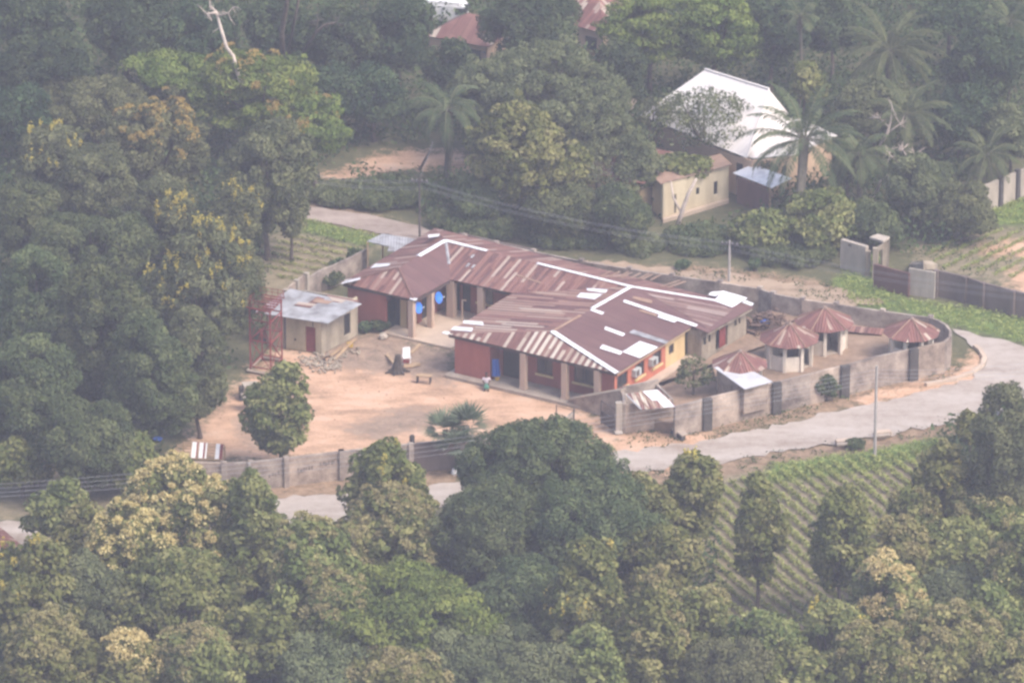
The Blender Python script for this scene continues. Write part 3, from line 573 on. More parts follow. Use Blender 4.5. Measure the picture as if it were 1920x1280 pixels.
# ------------------------------------------------------------------ round huts
def hut(px, py, rad, label, zb=TZ, rot=.2, ph=1.05, seed=0):
    ez = zb + 1.95; c = P(px, py, ez); t = thing('round_hut', (c[0], c[1], zb), label, 'hut', 'round huts with rusty cone roofs inside the compound')
    N = 10; R2 = rad; ap = np.array([c[0], c[1], ez + ph])
    def ring(r, z, k): a = rot + 2 * math.pi * k / N; return np.array([c[0] + r * math.cos(a), c[1] + r * math.sin(a), z])
    rf = MB()
    for k in range(N):
        a, b = ring(R2, ez, k), ring(R2, ez, k + 1); w = np.linalg.norm(b - a); h = np.linalg.norm((a + b) / 2 - ap); u0 = k * 1.32 + seed * 3
        rf.slab([a, b, ap], .04, [(u0, h), (u0 + w, h), (u0 + w / 2, 0)])
    rf.build('roof', m_roof_hut, t)
    rp = MB()
    for k in range(0, N, 2): rp.tube([ring(R2 * 1.0, ez + .04, k), ap + BZ * .05], .045, 4)
    rp.build('ridge_strip', m_tan_sheet, t); MB().tube([ap + BZ * -.02, ap + BZ * .14], [.22, .04], 8).build('finial', m_roof_hut, t)
    M_ = 8; wr = rad * .74; lw_ = MB(); wb_ = MB(); off = rot + .35
    def r8(r, z, k): a = off + 2 * math.pi * k / M_; return np.array([c[0] + r * math.cos(a), c[1] + r * math.sin(a), z])
    door_k = min(range(M_), key=lambda k: abs(((off + 2 * math.pi * (k + .5) / M_) - math.radians(-52) + math.pi) % (2 * math.pi) - math.pi))
    for k in range(M_):
        a, b = r8(wr, zb, k), r8(wr, zb, k + 1)
        if k != door_k: wall_run(lw_, a[:2], b[:2], zb - .2, zb + 1.05, .13, inward=1)
        MB().cbox((*(r8(wr - .02, 0, k)[:2]), zb), .22, .22, 1.95, off + 2 * math.pi * k / M_).build('post', m_hut_wall, t)
        wall_run(wb_, a[:2], b[:2], zb + 1.8, zb + 1.97, .13)
    lw_.build('wall', m_hut_wall, t); wb_.build('ring_beam', m_hut_wall, t)
    fl2 = MB().prism([r8(wr - .1, 0, k) for k in range(M_)], zb, zb + .1); fl2.build('floor', m_concrete, t)
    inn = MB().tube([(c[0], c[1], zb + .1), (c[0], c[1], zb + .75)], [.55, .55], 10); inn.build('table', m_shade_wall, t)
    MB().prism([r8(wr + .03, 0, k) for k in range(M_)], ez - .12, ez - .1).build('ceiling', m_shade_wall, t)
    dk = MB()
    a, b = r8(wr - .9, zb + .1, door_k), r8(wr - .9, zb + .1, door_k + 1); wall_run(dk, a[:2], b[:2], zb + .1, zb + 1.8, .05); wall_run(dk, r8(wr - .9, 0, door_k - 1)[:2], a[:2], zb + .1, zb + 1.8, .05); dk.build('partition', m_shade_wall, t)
    return t
m_hut_wall = mottled('whitewashed_hut_wall', (.55, .47, .39), (.74, .66, .56), 1.2, True, c3=(.8, .73, .64))
hut(1480, 633, 2.1, 'white-walled round hut in the middle of the hut group with dark doorway', seed=1)
hut(1545, 603, 2.1, 'white-walled round hut furthest back by the inner compound wall', rot=.45, seed=2)
hut(1709, 622, 1.98, 'rightmost round hut, standing alone in the wall corner by the road bend', rot=.1, ph=1.0, seed=3)
hut(1387, 682, 1.95, 'round hut roof tucked behind the flat white tin roof', rot=.3, ph=.95, seed=4)
# small tin roofed block by the road wall
tb = thing('tin_roofed_shed', P(1395, 730, TZ), 'small tan shed under a flat new white tin roof against the road wall', 'shed')
tq = [P(1338, 688, 2.75), P(1396, 729, 2.55), P(1449, 715, 2.6), P(1386, 682, 2.8)]
MB().slab(tq, .05, [(0, 0), (0, 2.4), (2.2, 2.4), (2.2, 0)]).build('roof', m_zinc_soft, tb)
tc_ = sum(tq) / 4; ti = [tc_ + (q - tc_) * .86 for q in tq]; mm = MB()
for i in range(4): wall_run(mm, ti[i][:2], ti[(i + 1) % 4][:2], TZ - .1, 2.5, .15)
mm.build('wall', m_comp_wall_tan, tb)
# guard house at the gate
gh = thing('gate_house', P(1215, 790, 0), 'little pink-grey gate house with striped red and white sloping roof', 'gatehouse')
gq = [P(1172, 738, 2.45), P(1204, 767, 2.1), P(1269, 762, 2.1), P(1237, 730, 2.45)]
slope('roof', None, m_roof_front, (gq[1], gq[2]), gh, .05, [gq[0], gq[1], gq[2], gq[3]])
plG = (gq[0], (lambda n: n / np.linalg.norm(n) * (1 if n[2] > 0 else -1))(np.cross(gq[1] - gq[0], gq[3] - gq[0])))
sheet(plG, [(680, 425), (900, 405), (1165, 655), (1010, 670), (900, 560), (820, 560)], m_zinc, parent=gh, zs=8, ox=1120, oy=680)
for xa in (425, 540, 630): sheet(plG, [(xa, 478 - (xa - 425) * .3), (xa + 26, 474 - (xa - 425) * .3), (xa + 250, 690 - (xa - 425) * .05), (xa + 222, 700 - (xa - 425) * .05)], m_zincgrey if xa == 425 else m_tan_sheet, parent=gh, zs=8, ox=1120, oy=680)
ga, gb, gc, gd = P(1168, 812, 0), P(1262, 800, 0), P(1232, 770, 0), P(1165, 785, 0)
mm = MB(); wall_run(mm, ga[:2], gb[:2], 0, 2.02, .18); mm.build('wall', m_comp_wall_tan, gh)
mm = MB(); wall_run(mm, gb[:2], gc[:2], 0, 2.05, .18); wall_run(mm, gc[:2], gd[:2], 0, 2.35, .18); mm.build('wall', m_comp_wall, gh)
mm = MB(); wall_run(mm, gd[:2], ga[:2], 0, 2.1, .18, [(.6, 1.4, .9, 1.7)]); mm.build('wall', m_comp_wall, gh)

# ------------------------------------------------------------------ compound walls
def comp_wall(name, label, pts, H, mat, base=0.0, post_at=(), post_mat=None, panel_px=3.6, th=.18, ph=.12, cat='wall', posts=True, top=None):
    q = [P(x, y, H if top is None else top) for x, y in pts]; o = thing(name, (q[0][0], q[0][1], base), label, cat)
    for i in range(len(q) - 1):
        mats = mat if not isinstance(mat, list) else mat[i % len(mat)]
        mm = MB(); a, b = q[i], q[i + 1]; wall_run(mm, a[:2], b[:2], base - .3, H, th); mm.build('wall_panel', mats, o)
    if posts:
        for i, p in enumerate(q):
            a = q[max(i - 1, 0)]; b = q[min(i + 1, len(q) - 1)]; an = math.atan2(b[1] - a[1], b[0] - a[0])
            MB().cbox((p[0] + math.sin(an) * .02, p[1] - math.cos(an) * .02 , base - .3), .34, .34, H + ph - base + .3, an).build('post', post_mat or m_post_dark, o)
    return o
comp_wall('road_wall', 'weathered block wall with dark pillars running beside the road below the huts', [(1266, 764), (1325, 747), (1390, 731), (1455, 717), (1520, 701), (1583, 685), (1648, 668), (1712, 654), (1772, 641)], 2.2, [m_comp_wall, m_comp_wall_tan, m_comp_wall_tan, m_comp_wall, m_comp_wall_tan, m_comp_wall, m_comp_wall, m_comp_wall_tan], posts=False)
rwo = [o for o in C.objects if o.name.startswith('road_wall')][0]
for (x, y) in ((1325, 747), (1455, 717), (1583, 685), (1712, 654)):
    p = P(x, y, 2.2); MB().cbox((p[0] + .05, p[1] - .12, -.3), .62, .34, 2.56, .32).build('pillar', m_post_dark, rwo)
comp_wall('corner_wall', 'curved grey block wall where the compound meets the road bend', [(1772, 641), (1784, 631), (1785, 620), (1776, 608), (1762, 600), (1745, 594)], 2.2, m_comp_wall, posts=False)
comp_wall('back_wall', 'long grey block wall along the back track behind the main building and huts', [(1745, 594), (1655, 582), (1568, 569), (1505, 560), (1450, 549), (1425, 540), (1350, 528), (1260, 515), (1180, 503), (1090, 488), (1000, 470), (930, 455), (870, 441)], 2.0, [m_comp_wall, m_comp_wall, m_comp_wall_tan], post_mat=m_comp_wall)
comp_wall('front_wall', 'stained grey block wall with dark scrawled patches along the road below the yard', [(334, 866), (420, 868), (470, 866), (536, 858), (640, 846)], 2.0, [m_comp_wall_tan, m_comp_wall, m_comp_wall, m_comp_wall_tan], post_mat=m_comp_wall)
comp_wall('yard_wall', 'darker low block wall between the yellow-tipped tree and the gate', [(640, 846), (770, 832), (860, 824), (960, 812), (1030, 803)], 2.0, [m_comp_wall, m_far_wall], post_mat=m_comp_wall)
fw_ = [o for o in C.objects if o.name == 'front_wall'][0]
# dark painted scrawl, unreadable strokes
rr = random.Random(8); sc_ = MB()
a0, a1 = P(548, 857, 2.0), P(636, 846.5, 2.0); ee_ = (a1 - a0) / np.linalg.norm(a1 - a0); nn_ = np.array([ee_[1], -ee_[0], 0])
for k in range(15):
    s_ = .35 + k * .19 + rr.uniform(-.03, .03)
    if 6 <= k <= 7: continue
    z_ = .85 + (.03 * k if k < 6 else .3) + rr.uniform(-.05, .05); w_ = rr.uniform(.08, .16); h_ = rr.uniform(.18, .34)
    sc_.box(a0 * [1, 1, 0] + ee_ * s_ + nn_ * .004 + BZ * z_, ee_ * w_, nn_ * .006, BZ * h_)
a0, a1 = P(474, 865, 2.0), P(530, 859, 2.0); ee_ = (a1 - a0) / np.linalg.norm(a1 - a0); nn_ = np.array([ee_[1], -ee_[0], 0])
for k in range(8):
    s_ = .2 + k * .21; sc_.box(a0 * [1, 1, 0] + ee_ * s_ + nn_ * .004 + BZ * (.75 + rr.uniform(-.08, .1)), ee_ * rr.uniform(.1, .17), nn_ * .006, BZ * rr.uniform(.2, .36))
sc_.build('painted_scrawl', mottled('faded_dark_paint', (.12, .10, .09), (.26, .21, .18), 5), fw_)
MB().cbox(P(468, 869, 2.1) * [1, 1, 0] + np.array([0, -.35, 0]), .16, .16, 2.3).build('post', m_pole, fw_)
MB().cbox(P(322, 884, 1.4) * [1, 1, 0], .5, .4, 1.7).build('post', m_comp_wall_tan, fw_)
for k, (x, y) in enumerate(((1182, 751), (1130, 741), (1063, 745))): pass
ret = thing('retaining_wall', P(1110, 775, 0), 'stained retaining wall with a grey ledge from veranda end to the gate house', 'wall')
la, lb = P(1066, 759, 0), P(1164, 790, 0); ld = lb - la; ln = np.array([-ld[1], ld[0], 0]) / np.linalg.norm(ld); hl, hr = .35, 2.2
def wedge(p, q, h0, h1, n, th, z0=-.2):
    A = [p + BZ * z0, q + BZ * z0, q + BZ * h1, p + BZ * h0]; B = [x + n * th for x in A]; m_ = MB(); m_.face(A); m_.face(B[::-1])
    for i in range(4): j = (i + 1) % 4; m_.face([A[i], B[i], B[j], A[j]])
    return m_
wedge(la, lb, hl, hr, ln, .35).build('wall_panel', m_comp_wall_tan, ret)
wedge(la - ln * .06 + BZ * (hl + .003), lb - ln * .06 + BZ * (hr + .003), .12, .12, ln, .6, 0).build('ledge', m_concrete, ret)
gt = thing('gate_post', P(1160, 813, 0), 'tall pale square gate post left of the striped gate house', 'post'); MB().cbox(P(1160, 812, 0), .42, .42, 2.25, .2).build('shaft', m_pale_block, gt); MB().cbox(P(1160, 812, 2.25), .5, .5, .08, .2).build('cap', m_concrete, gt)
gl = thing('gate_leaf', P(1140, 800, 0), 'open dark steel gate leaf beside the tall gate post', 'gate')
g0, g1 = P(1127, 795, 0), P(1155, 812, 0)
mm = MB(); wall_run(mm, g0[:2], g1[:2], .12, .95, .04); mm.build('panel', m_steel, gl)
mm = MB(); mm.tube([g0, g0 + BZ * 1.75], .04, 4); mm.tube([g1, g1 + BZ * 1.75], .04, 4)
for h in (.98, 1.72): mm.tube([g0 + BZ * h, g1 + BZ * h], .03, 4)
for k in range(1, 7): q = g0 + (g1 - g0) * k / 7; mm.tube([q + BZ * .98, q + BZ * 1.72], .012, 4)
mm.build('frame', m_steel, gl)
gl2 = thing('gate_leaf', P(1060, 800, 0), 'thin open-barred gate leaf swung into the yard at the left of the entrance', 'gate')
g0, g1 = P(1043, 803, 0), P(1076, 812, 0); mm = MB(); mm.tube([g0, g0 + BZ * 1.7], .04, 4); mm.tube([g1, g1 + BZ * 1.8], .05, 4)
for h in (.25, 1.05, 1.65): mm.tube([g0 + BZ * h, g1 + BZ * h], .022, 4)
mm.tube([g0 + BZ * .25, g1 + BZ * 1.65], .02, 4); mm.build('frame', m_steel, gl2)
wg = thing('wing_wall', P(1040, 815, 0), 'sloping pale wing wall at the left of the yard entrance', 'wall')
w0, w1 = P(1028, 824, 0), P(1076, 808, 0); e_ = (w1 - w0); n_ = np.array([-e_[1], e_[0], 0]); n_ /= np.linalg.norm(n_)
mm = MB(); A_ = [w0, w1, w1 + BZ * 1.35, w0 + BZ * .45]; Bq = [p + n_ * .2 for p in A_]; mm.face(A_); mm.face(Bq[::-1])
for i in range(4): j = (i + 1) % 4; mm.face([A_[i], Bq[i], Bq[j], A_[j]])
mm.build('wall_panel', m_pale_block, wg)
ledge = thing('concrete_block_seat', P(1262, 815, 0), 'low concrete slab seat on the verge at the foot of the gate house', 'slab')
s0, s1 = P(1252, 808, 0), P(1278, 826, 0); mm = MB(); wall_run(mm, s0[:2], s1[:2], 0, .32, .3, inward=1); mm.build('base', m_post_dark, ledge); mm = MB(); wall_run(mm, (s0 - [0, .05, 0])[:2], (s1 - np.array([0, .05, 0]))[:2], .32, .42, .5); mm.build('top', m_concrete, ledge)
comp_wall('ruined_wall', 'broken pale old wall with arched gap behind the cream outhouse', [(536, 545), (556, 527), (574, 514)], 2.0, m_comp_wall_tan, posts=True, post_mat=m_pale_block)
comp_wall('side_wall', 'short leaning grey wall running toward the lean-to behind the bushes', [(580, 520), (603, 506), (625, 498), (660, 482), (690, 466)], 1.6, m_comp_wall, posts=False)
# track-side walls, right
comp_wall('boundary_wall', 'long dark grey block wall at right between grass verge and ploughed field', [(1756, 507), (1810, 519), (1843, 530), (1900, 545), (1990, 566)], 1.9, m_far_wall, post_mat=m_far_wall, ph=.05)
comp_wall('boundary_wall', 'dull red low wall between ruined gateway and pale block panel at right', [(1638, 495), (1704, 513)], 1.7, m_red_low, posts=False)
comp_wall('boundary_wall', 'pale block wall panel standing proud of the dark boundary walls', [(1704, 503), (1753, 511)], 1.95, m_pale_block, posts=False)
comp_wall('fence_wall', 'pale block wall with dark uprights at the far right edge above the field', [(1838, 352), (1876, 336), (1908, 322), (1990, 290)], 2.1, m_pale_block, post_mat=m_post_dark, ph=.2)
blk = thing('ruined_gate_block', P(1600, 510, 0), 'pale leaning gate block with small dark hole left of the ruined gateway', 'gateway')
k0, k1 = P(1575, 503, 0), P(1622, 517, 0); mm = MB(); wall_run(mm, k0[:2], k1[:2], 0, 2.2, .35, [(.65, 1.0, 1.85, 2.05)]); mm.build('wall_panel', m_pale_block, blk)
MB().box(k0 + (k1 - k0) * .38 + np.array([.05, .3, 1.8]), (.4, -.1, 0), (0, .03, 0), (0, 0, .3)).build('recess', m_dark, blk)
gw = thing('ruined_gateway', P(1640, 515, 0), 'small roofless stone gateway with slab lintel between pale block and dull red wall', 'gateway')
for (x, y) in ((1627, 517), (1640, 521), (1662, 500)): MB().cbox(P(x, y, 0), .35, .35, 2.3 if x > 1630 else 1.9).build('pillar', m_dirty_wall, gw)
MB().slab([P(1630, 444, 2.4), P(1646, 438, 2.4), P(1668, 444, 2.4), P(1656, 452, 2.4)], .15).build('lintel', m_pale_block, gw)
mm = MB(); wall_run(mm, P(1642, 520, 0)[:2], P(1662, 503, 0)[:2], 0, 2.1, .15, [(.5, 1.2, 0, 1.8)]); mm.build('wall_panel', m_dirty_wall, gw)
low = comp_wall('track_wall', 'low dark wall beside the back track behind the rusty roofs', [(860, 437), (925, 452), (1000, 468)], 1.0, m_far_wall, posts=False)
ar = thing('stone_arch', P(1730, 492, 0), 'rounded pale brown stone mound behind the pale wall panel', 'rock'); mm = MB(); mm.tube([P(1712, 500, 0), P(1716, 500, 1.0), P(1731, 500, 1.7), P(1746, 500, 1.0), P(1750, 500, 0)], [.35, .4, .45, .4, .35], 7); mm.build('stones', m_dirty_wall, ar)

# ------------------------------------------------------------------ poles and wires
def pole(x, y, h, label, mat=m_pole, arm=True, ang=0.2, r=.11):
    b = P(x, y, 0); t = thing('utility_pole', b, label, 'pole', None); MB().tube([b, b + BZ * h], [r, r * .7], 8).build('shaft', mat, t)
    e = np.array([math.cos(ang), math.sin(ang), 0])
    if arm:
        MB().cbox(b + BZ * (h - .35), 1.3, .08, .1, ang).build('cross_arm', m_steel, t)
        ins = MB()
        for k in (-.55, -.2, .2, .55): ins.tube([b + e * k + BZ * (h - .25), b + e * k + BZ * (h - .1)], .035, 5)
        ins.build('insulator', m_pole, t)
    return b, e
pa, _ = pole(1640, 857, 6.55, 'tall pale pole beside the road in front of the round huts', arm=False)
pb, _ = pole(787, 447, 4.7, 'dark wooden pole behind the left end of the long roof', m_darkpole, True, -.3, .09)
pc, _ = pole(1367, 527, 3.1, 'grey pole with short cross arm on the verge behind the rusty roofs', m_pole, True, -.3, .1)
pd_ = P(295, 835, 0)
def wires(name, label, runs, r=.009):
    ws = []
    for a, b, sag in runs:
        a, b = np.array(a, float), np.array(b, float); pts = [a + (b - a) * t_ - BZ * sag * 4 * t_ * (1 - t_) for t_ in np.linspace(0, 1, 25)]; ws.append(pts)
    o = thing(name, ws[0][0], label, 'wires')
    for pts in ws: MB().tube(pts, r, 4, False).build('wire', m_wire, o)
R_ = []
for k, dz in enumerate((0, -.28, -.56, -.84)):
    top = pa + BZ * (6.3 + dz); R_.append((top, P(-120, 915, 5.6) + BZ * dz, 1.1 + .05 * k)); R_.append((top, P(2080, 655, 6.4) + BZ * dz, .5))
wires('power_line', 'thin grey power wires strung over the front road from the tall pole', R_)
R_ = []
for k in range(4):
    o_ = np.array([.1 * k, 0, -(0, .14, .5, .66)[k]]); R_ += [(pb + BZ * 4.5 + o_, pc + BZ * 2.95 + o_, .6), (pb + BZ * 4.5 + o_, P(560, 322, 4.6) + o_, .3), (pc + BZ * 2.95 + o_, P(2060, 560, 4) + o_, .5)]
wires('power_line', 'thin grey wires behind the long rusty roof from the dark wooden pole', R_, .007)
wires('stay_wire', 'single pale stay wire leaning from the dark pole top up to the coconut palm', [(pb + BZ * 4.6, P(812, 265, 6), .1)], .008)

# ------------------------------------------------------------------ yard things
def dish(x, y, z, label):
    c = P(x, y, z); t = thing('satellite_dish', c, label, 'satellite dish', 'blue satellite dishes on the veranda columns')
    n = np.array([.80, -.52, .30]); n /= np.linalg.norm(n); a = np.cross(n, BZ); a /= np.linalg.norm(a); b = np.cross(a, n); bm2 = MB(); rr_ = .42
    rings = [(0, 0), (.35, .01), (.7, .045), (1, .1)]; K = 18
    P3 = [[c + (a * math.cos(2 * math.pi * k / K) + b * math.sin(2 * math.pi * k / K)) * rr_ * q + n * d for k in range(K)] for q, d in rings]
    for i in range(1, 3 + 1):
        for k in range(K):
            k2 = (k + 1) % K
            if i == 1: bm2.face([c, P3[1][k], P3[1][k2]])
            else: bm2.face([P3[i - 1][k], P3[i][k], P3[i][k2], P3[i - 1][k2]])
    for i in range(1, 4):
        for k in range(K):
            k2 = (k + 1) % K; d_ = -n * .025
            if i == 1: bm2.face([c + d_, P3[1][k2] + d_, P3[1][k] + d_])
            else: bm2.face([P3[i - 1][k2] + d_, P3[i][k2] + d_, P3[i][k] + d_, P3[i - 1][k] + d_])
    for k in range(K): k2 = (k + 1) % K; bm2.face([P3[3][k], P3[3][k] - n * .025, P3[3][k2] - n * .025, P3[3][k2]])
    bm2.build('reflector', m_blue, t)
    MB().tube([c - b * .4 + n * .05, c + n * .5], .018, 5).build('feed_arm', m_steel, t); MB().tube([c + n * .46, c + n * .56], .05, 6).build('receiver', m_ac, t)
    MB().tube([c - n * .03, c - n * .3 - BZ * .1], .035, 6).build('mount', m_steel, t)
dish(783, 577, 2.1, 'lower blue satellite dish, at the front corner of the left wing veranda'); dish(821, 558, 2.2, 'upper blue satellite dish, further back on the left wing veranda')
def ac(s, label):
    e = (e1 - e0) / np.linalg.norm(e1 - e0); p = np.array([*e0, 0]) + np.array([*e, 0]) * s + BU * .03 + BZ * 1.75
    t = thing('air_conditioner', p, label, 'air conditioner', 'air conditioners on the side wall'); MB().box(p, np.array([*e, 0]) * .75, BU * .32, BZ * .5).build('casing', m_ac, t)
    MB().box(p + np.array([*e, 0]) * .1 + BU * .322 + BZ * .06, np.array([*e, 0]) * .36, BU * .012, BZ * .38).build('grille', m_frame, t)
    bk = MB(); bk.box(p + np.array([*e, 0]) * .1 - BZ * .05, np.array([*e, 0]) * .05, BU * .3, BZ * .045); bk.box(p + np.array([*e, 0]) * .55 - BZ * .05, np.array([*e, 0]) * .05, BU * .3, BZ * .045); bk.build('bracket', m_steel, t)
ac(2.25, 'white air conditioner box on the terracotta wall nearer the front corner'); ac(4.5, 'white air conditioner box on the terracotta wall nearer the cream end')

ch = thing('plastic_chair', P(762, 683, 0), 'white plastic chair standing in the yard beside the dark tree stump', 'chair')
cb = P(762, 682, 0); MB().cbox(cb + BZ * .5, .55, .5, .06, .3).build('seat', m_white, ch); MB().slab([cb + np.array([-.27, .22, .5]), cb + np.array([.27, .3, .5]), cb + np.array([.25, .38, 1.1]), cb + np.array([-.25, .3, 1.1])], .05).build('backrest', m_white, ch)
for a in (-.22, .22):
    for b in (-.18, .2): MB().tube([cb + np.array([a * 1.15, b * 1.1, 0]), cb + np.array([a, b, .5])], .03, 5).build('leg', m_white, ch)
    MB().box(cb + np.array([a - .03, -.2, .7]), (.06, 0, 0), (0, .45, .05), (0, 0, .04)).build('armrest', m_white, ch)
MB().slab([cb + np.array([-.24, -.27, .44]), cb + np.array([.24, -.24, .44]), cb + np.array([.24, -.24, .18]), cb + np.array([-.24, -.27, .18])], .02).build('apron', m_redsteel, ch)
m_stump = mottled('charred_wood', (.035, .03, .028), (.08, .065, .055), 4)
st = thing('tree_stump', P(744, 697, 0), 'dark charred tree stump in the yard left of the white chair', 'stump')
sp_ = P(744, 697, 0); MB().tube([sp_, sp_ + BZ * .3, sp_ + np.array([.05, 0, .8]), sp_ + np.array([.1, 0, 1.25])], [.55, .36, .24, .2], 9).build('trunk', m_stump, st)
rt = MB(); rq = random.Random(2)
for k in range(7): a = k * .9; rt.tube([sp_ + BZ * .2, sp_ + np.array([math.cos(a) * rq.uniform(.6, .95), math.sin(a) * .7, .03])], [.16, .05], 5)
rt.build('root', m_stump, st)
pl_ = thing('timber_plank', P(732, 672, 0), 'yellowish plank leaning on the dark stump', 'plank'); MB().slab([P(722, 664, .05), P(727, 661, .05), P(741, 677, .3), P(736, 680, .3)], .06).build('board', m_timber, pl_)
pk = thing('timber_plank', P(780, 682, 0), 'pale plank lying on the ground in front of the white chair', 'plank'); MB().slab([P(757, 682, .1), P(787, 678, .1), P(788, 683, .1), P(758, 689, .1)], .08).build('board', m_timber, pk)
pk = thing('timber_plank', P(777, 655, 0), 'pale plank bridging from the yard to the courtyard floor', 'plank'); MB().slab([P(768, 659, .08), P(772, 662, .08), P(790, 645, .25), P(786, 642, .25)], .06).build('board', m_timber, pk)
bn = thing('wooden_bench', P(795, 715, 0), 'low dark wooden bench in the yard below the white chair', 'bench')
bb = P(795, 717, 0); MB().cbox(bb + BZ * .5, 1.05, .45, .06, -.25).build('seat', m_timber, bn)
for a in (-.45, .45):
    for b in (-.15, .15): MB().cbox(bb + np.array([a * math.cos(-.25) - b * math.sin(-.25), a * math.sin(-.25) + b * math.cos(-.25), 0]), .08, .08, .5, -.25).build('leg', m_steel, bn)
bk_ = thing('plastic_bucket', P(932, 712, .17), 'small yellow bucket on the veranda behind the seated person', 'bucket'); q = P(932, 712, .17); MB().tube([q, q + BZ * .38], [.16, .21], 10).build('body', m_yellow, bk_); MB().tube([q + BZ * .36, q + BZ * .41], [.22, .22], 10).build('rim', m_yellow, bk_)
cl = thing('hanging_cloth', P(925, 700, .17), 'bright blue cloth hanging on the veranda wall by the doorway', 'cloth')
cm = MB(); q0_ = F(-9.95, .25, .5); nfold = 9
for k in range(nfold):
    xa, xb = k / nfold * .55, (k + 1) / nfold * .55; ya, yb = .05 * math.sin(k * 1.9), .05 * math.sin((k + 1) * 1.9); cm.slab([q0_ + np.array([xa, ya, .0]), q0_ + np.array([xb, yb, .05]), q0_ + np.array([xb * .8, yb, 1.3]), q0_ + np.array([xa * .8, ya, 1.3])], .02)
cm.build('drape', m_bluecloth, cl)
stn = thing('white_boulder', P(718, 633, 0), 'pale rounded stone by the bushes at the red left wing wall', 'stone')
def rock(mb, c, r, rnd, flat=.7):
    bm3 = bmesh.new(); bmesh.ops.create_icosphere(bm3, subdivisions=2, radius=r)
    for v in bm3.verts: v.co *= rnd.uniform(.8, 1.12); v.co.z *= flat
    i = len(mb.v)
    for v in bm3.verts: mb.v.append(tuple(np.array(v.co) + c))
    for f in bm3.faces: mb.f.append(tuple(i + v.index for v in f.verts)); mb.uv.append([(0, 0)] * len(f.verts))
    bm3.free()
mm = MB(); rock(mm, P(718, 630, .15), .32, random.Random(1)); mm.build('stone', m_pale_block, stn)
# rubble and scrap
rb2 = MB(); rq = random.Random(4)
for k in range(260):
    x = rq.gauss(608, 26); y = 655 + (x - 560) * .22 + rq.gauss(14, 9)
    if x > 640: y = 650 + rq.gauss(8, 6)
    rock(rb2, P(x, y, .04), rq.uniform(.04, .13), rq, .7)
o = rb2.build('rubble', m_pale_block, None) if False else None
def build_top(mb, name, mat): 
    me = bpy.data.meshes.new(name); me.from_pydata(mb.v, [], mb.f); me.materials.append(mat); ob = bpy.data.objects.new(name, me); C.objects.link(ob); return ob
tag(build_top(rb2, 'rubble', m_dirty_wall), 'scattered pale rubble in front of the cream outhouse', 'rubble', kind='stuff')
for i, (x0, y0, x1, y1, z1, lb) in enumerate(((618, 668, 640, 650, .5, 'tan plank propped at the outhouse corner'), (628, 672, 660, 640, .35, 'long tan board lying along the outhouse side wall'), (606, 672, 622, 664, .8, 'short upright board at the outhouse door corner'), (640, 656, 668, 634, .2, 'thin board on the rubble by the outhouse side window'))):
    a, b = P(x0, y0, .05), P(x1, y1, z1); d = b - a; s = np.cross(d, BZ); s = s / np.linalg.norm(s) * .11
    t_ = thing('timber_board', a, lb, 'board'); MB().slab([a - s, a + s, b + s, b - s], .05).build('board', m_timber, t_)
yb = thing('jerry_can', P(657, 650, 0), 'yellow jerry can on the scrap by the outhouse side wall', 'can'); q = P(656, 650, 0); MB().cbox(q, .4, .22, .32, .3).build('body', m_yellow, yb); MB().cbox(q + BZ * .32, .16, .05, .06, .3).build('handle', m_yellow, yb)
# scrap heap by the back rooms
m_scrap = mottled('brown_scrap', (.06, .04, .035), (.2, .13, .1), 3)
sh_ = MB(); rq = random.Random(6); cS = P(1432, 612, TZ)
for k in range(240):
    a = rq.uniform(0, 6.28); r0 = abs(rq.gauss(0, .75)); p = cS + np.array([math.cos(a) * r0 * 1.4, math.sin(a) * r0 * 1.5, max(0, 1.0 - r0 * .7) * rq.uniform(.2, 1)])
    d = np.array([rq.gauss(0, .5), rq.gauss(0, .5), rq.gauss(0, .3)]); s = np.cross(d, BZ); s = s / (np.linalg.norm(s) + 1e-6) * rq.uniform(.03, .16); sh_.slab([p - d / 2 - s, p - d / 2 + s, p + d / 2 + s, p + d / 2 - s], .03)
tag(build_top(sh_, 'scrap_heap', m_scrap), 'dark brown heap of scrap wood and sheets between back rooms and huts', 'scrap heap', kind='stuff')
bc = thing('plastic_bag', P(1436, 606, TZ), 'crumpled dark blue bag on the brown scrap heap', 'bag'); mm = MB(); rock(mm, P(1434, 604, TZ + .5), .33, random.Random(3)); mm.build('sack', m_bluecloth, bc)
for (x, y, lb) in ((1478, 588, 'tan sheet of iron lying between scrap heap and huts'), (1610, 628, 'red and white striped iron sheet lying between the two rear huts')):
    t_ = thing('iron_sheet', P(x, y, TZ), lb, 'sheet'); q = P(x, y, TZ); w_ = .9 if x < 1500 else 1.6
    MB().slab([q + np.array([-w_, .3, .25]), q + np.array([w_, -.25, .12]), q + np.array([w_ + .2, .35, .35]), q + np.array([-w_ + .2, .9, .4])], .03, [(0, 0), (2.4, 0), (2.4, .8), (0, .8)]).build('sheet', m_tan_sheet if x < 1500 else m_roof_mid, t_)
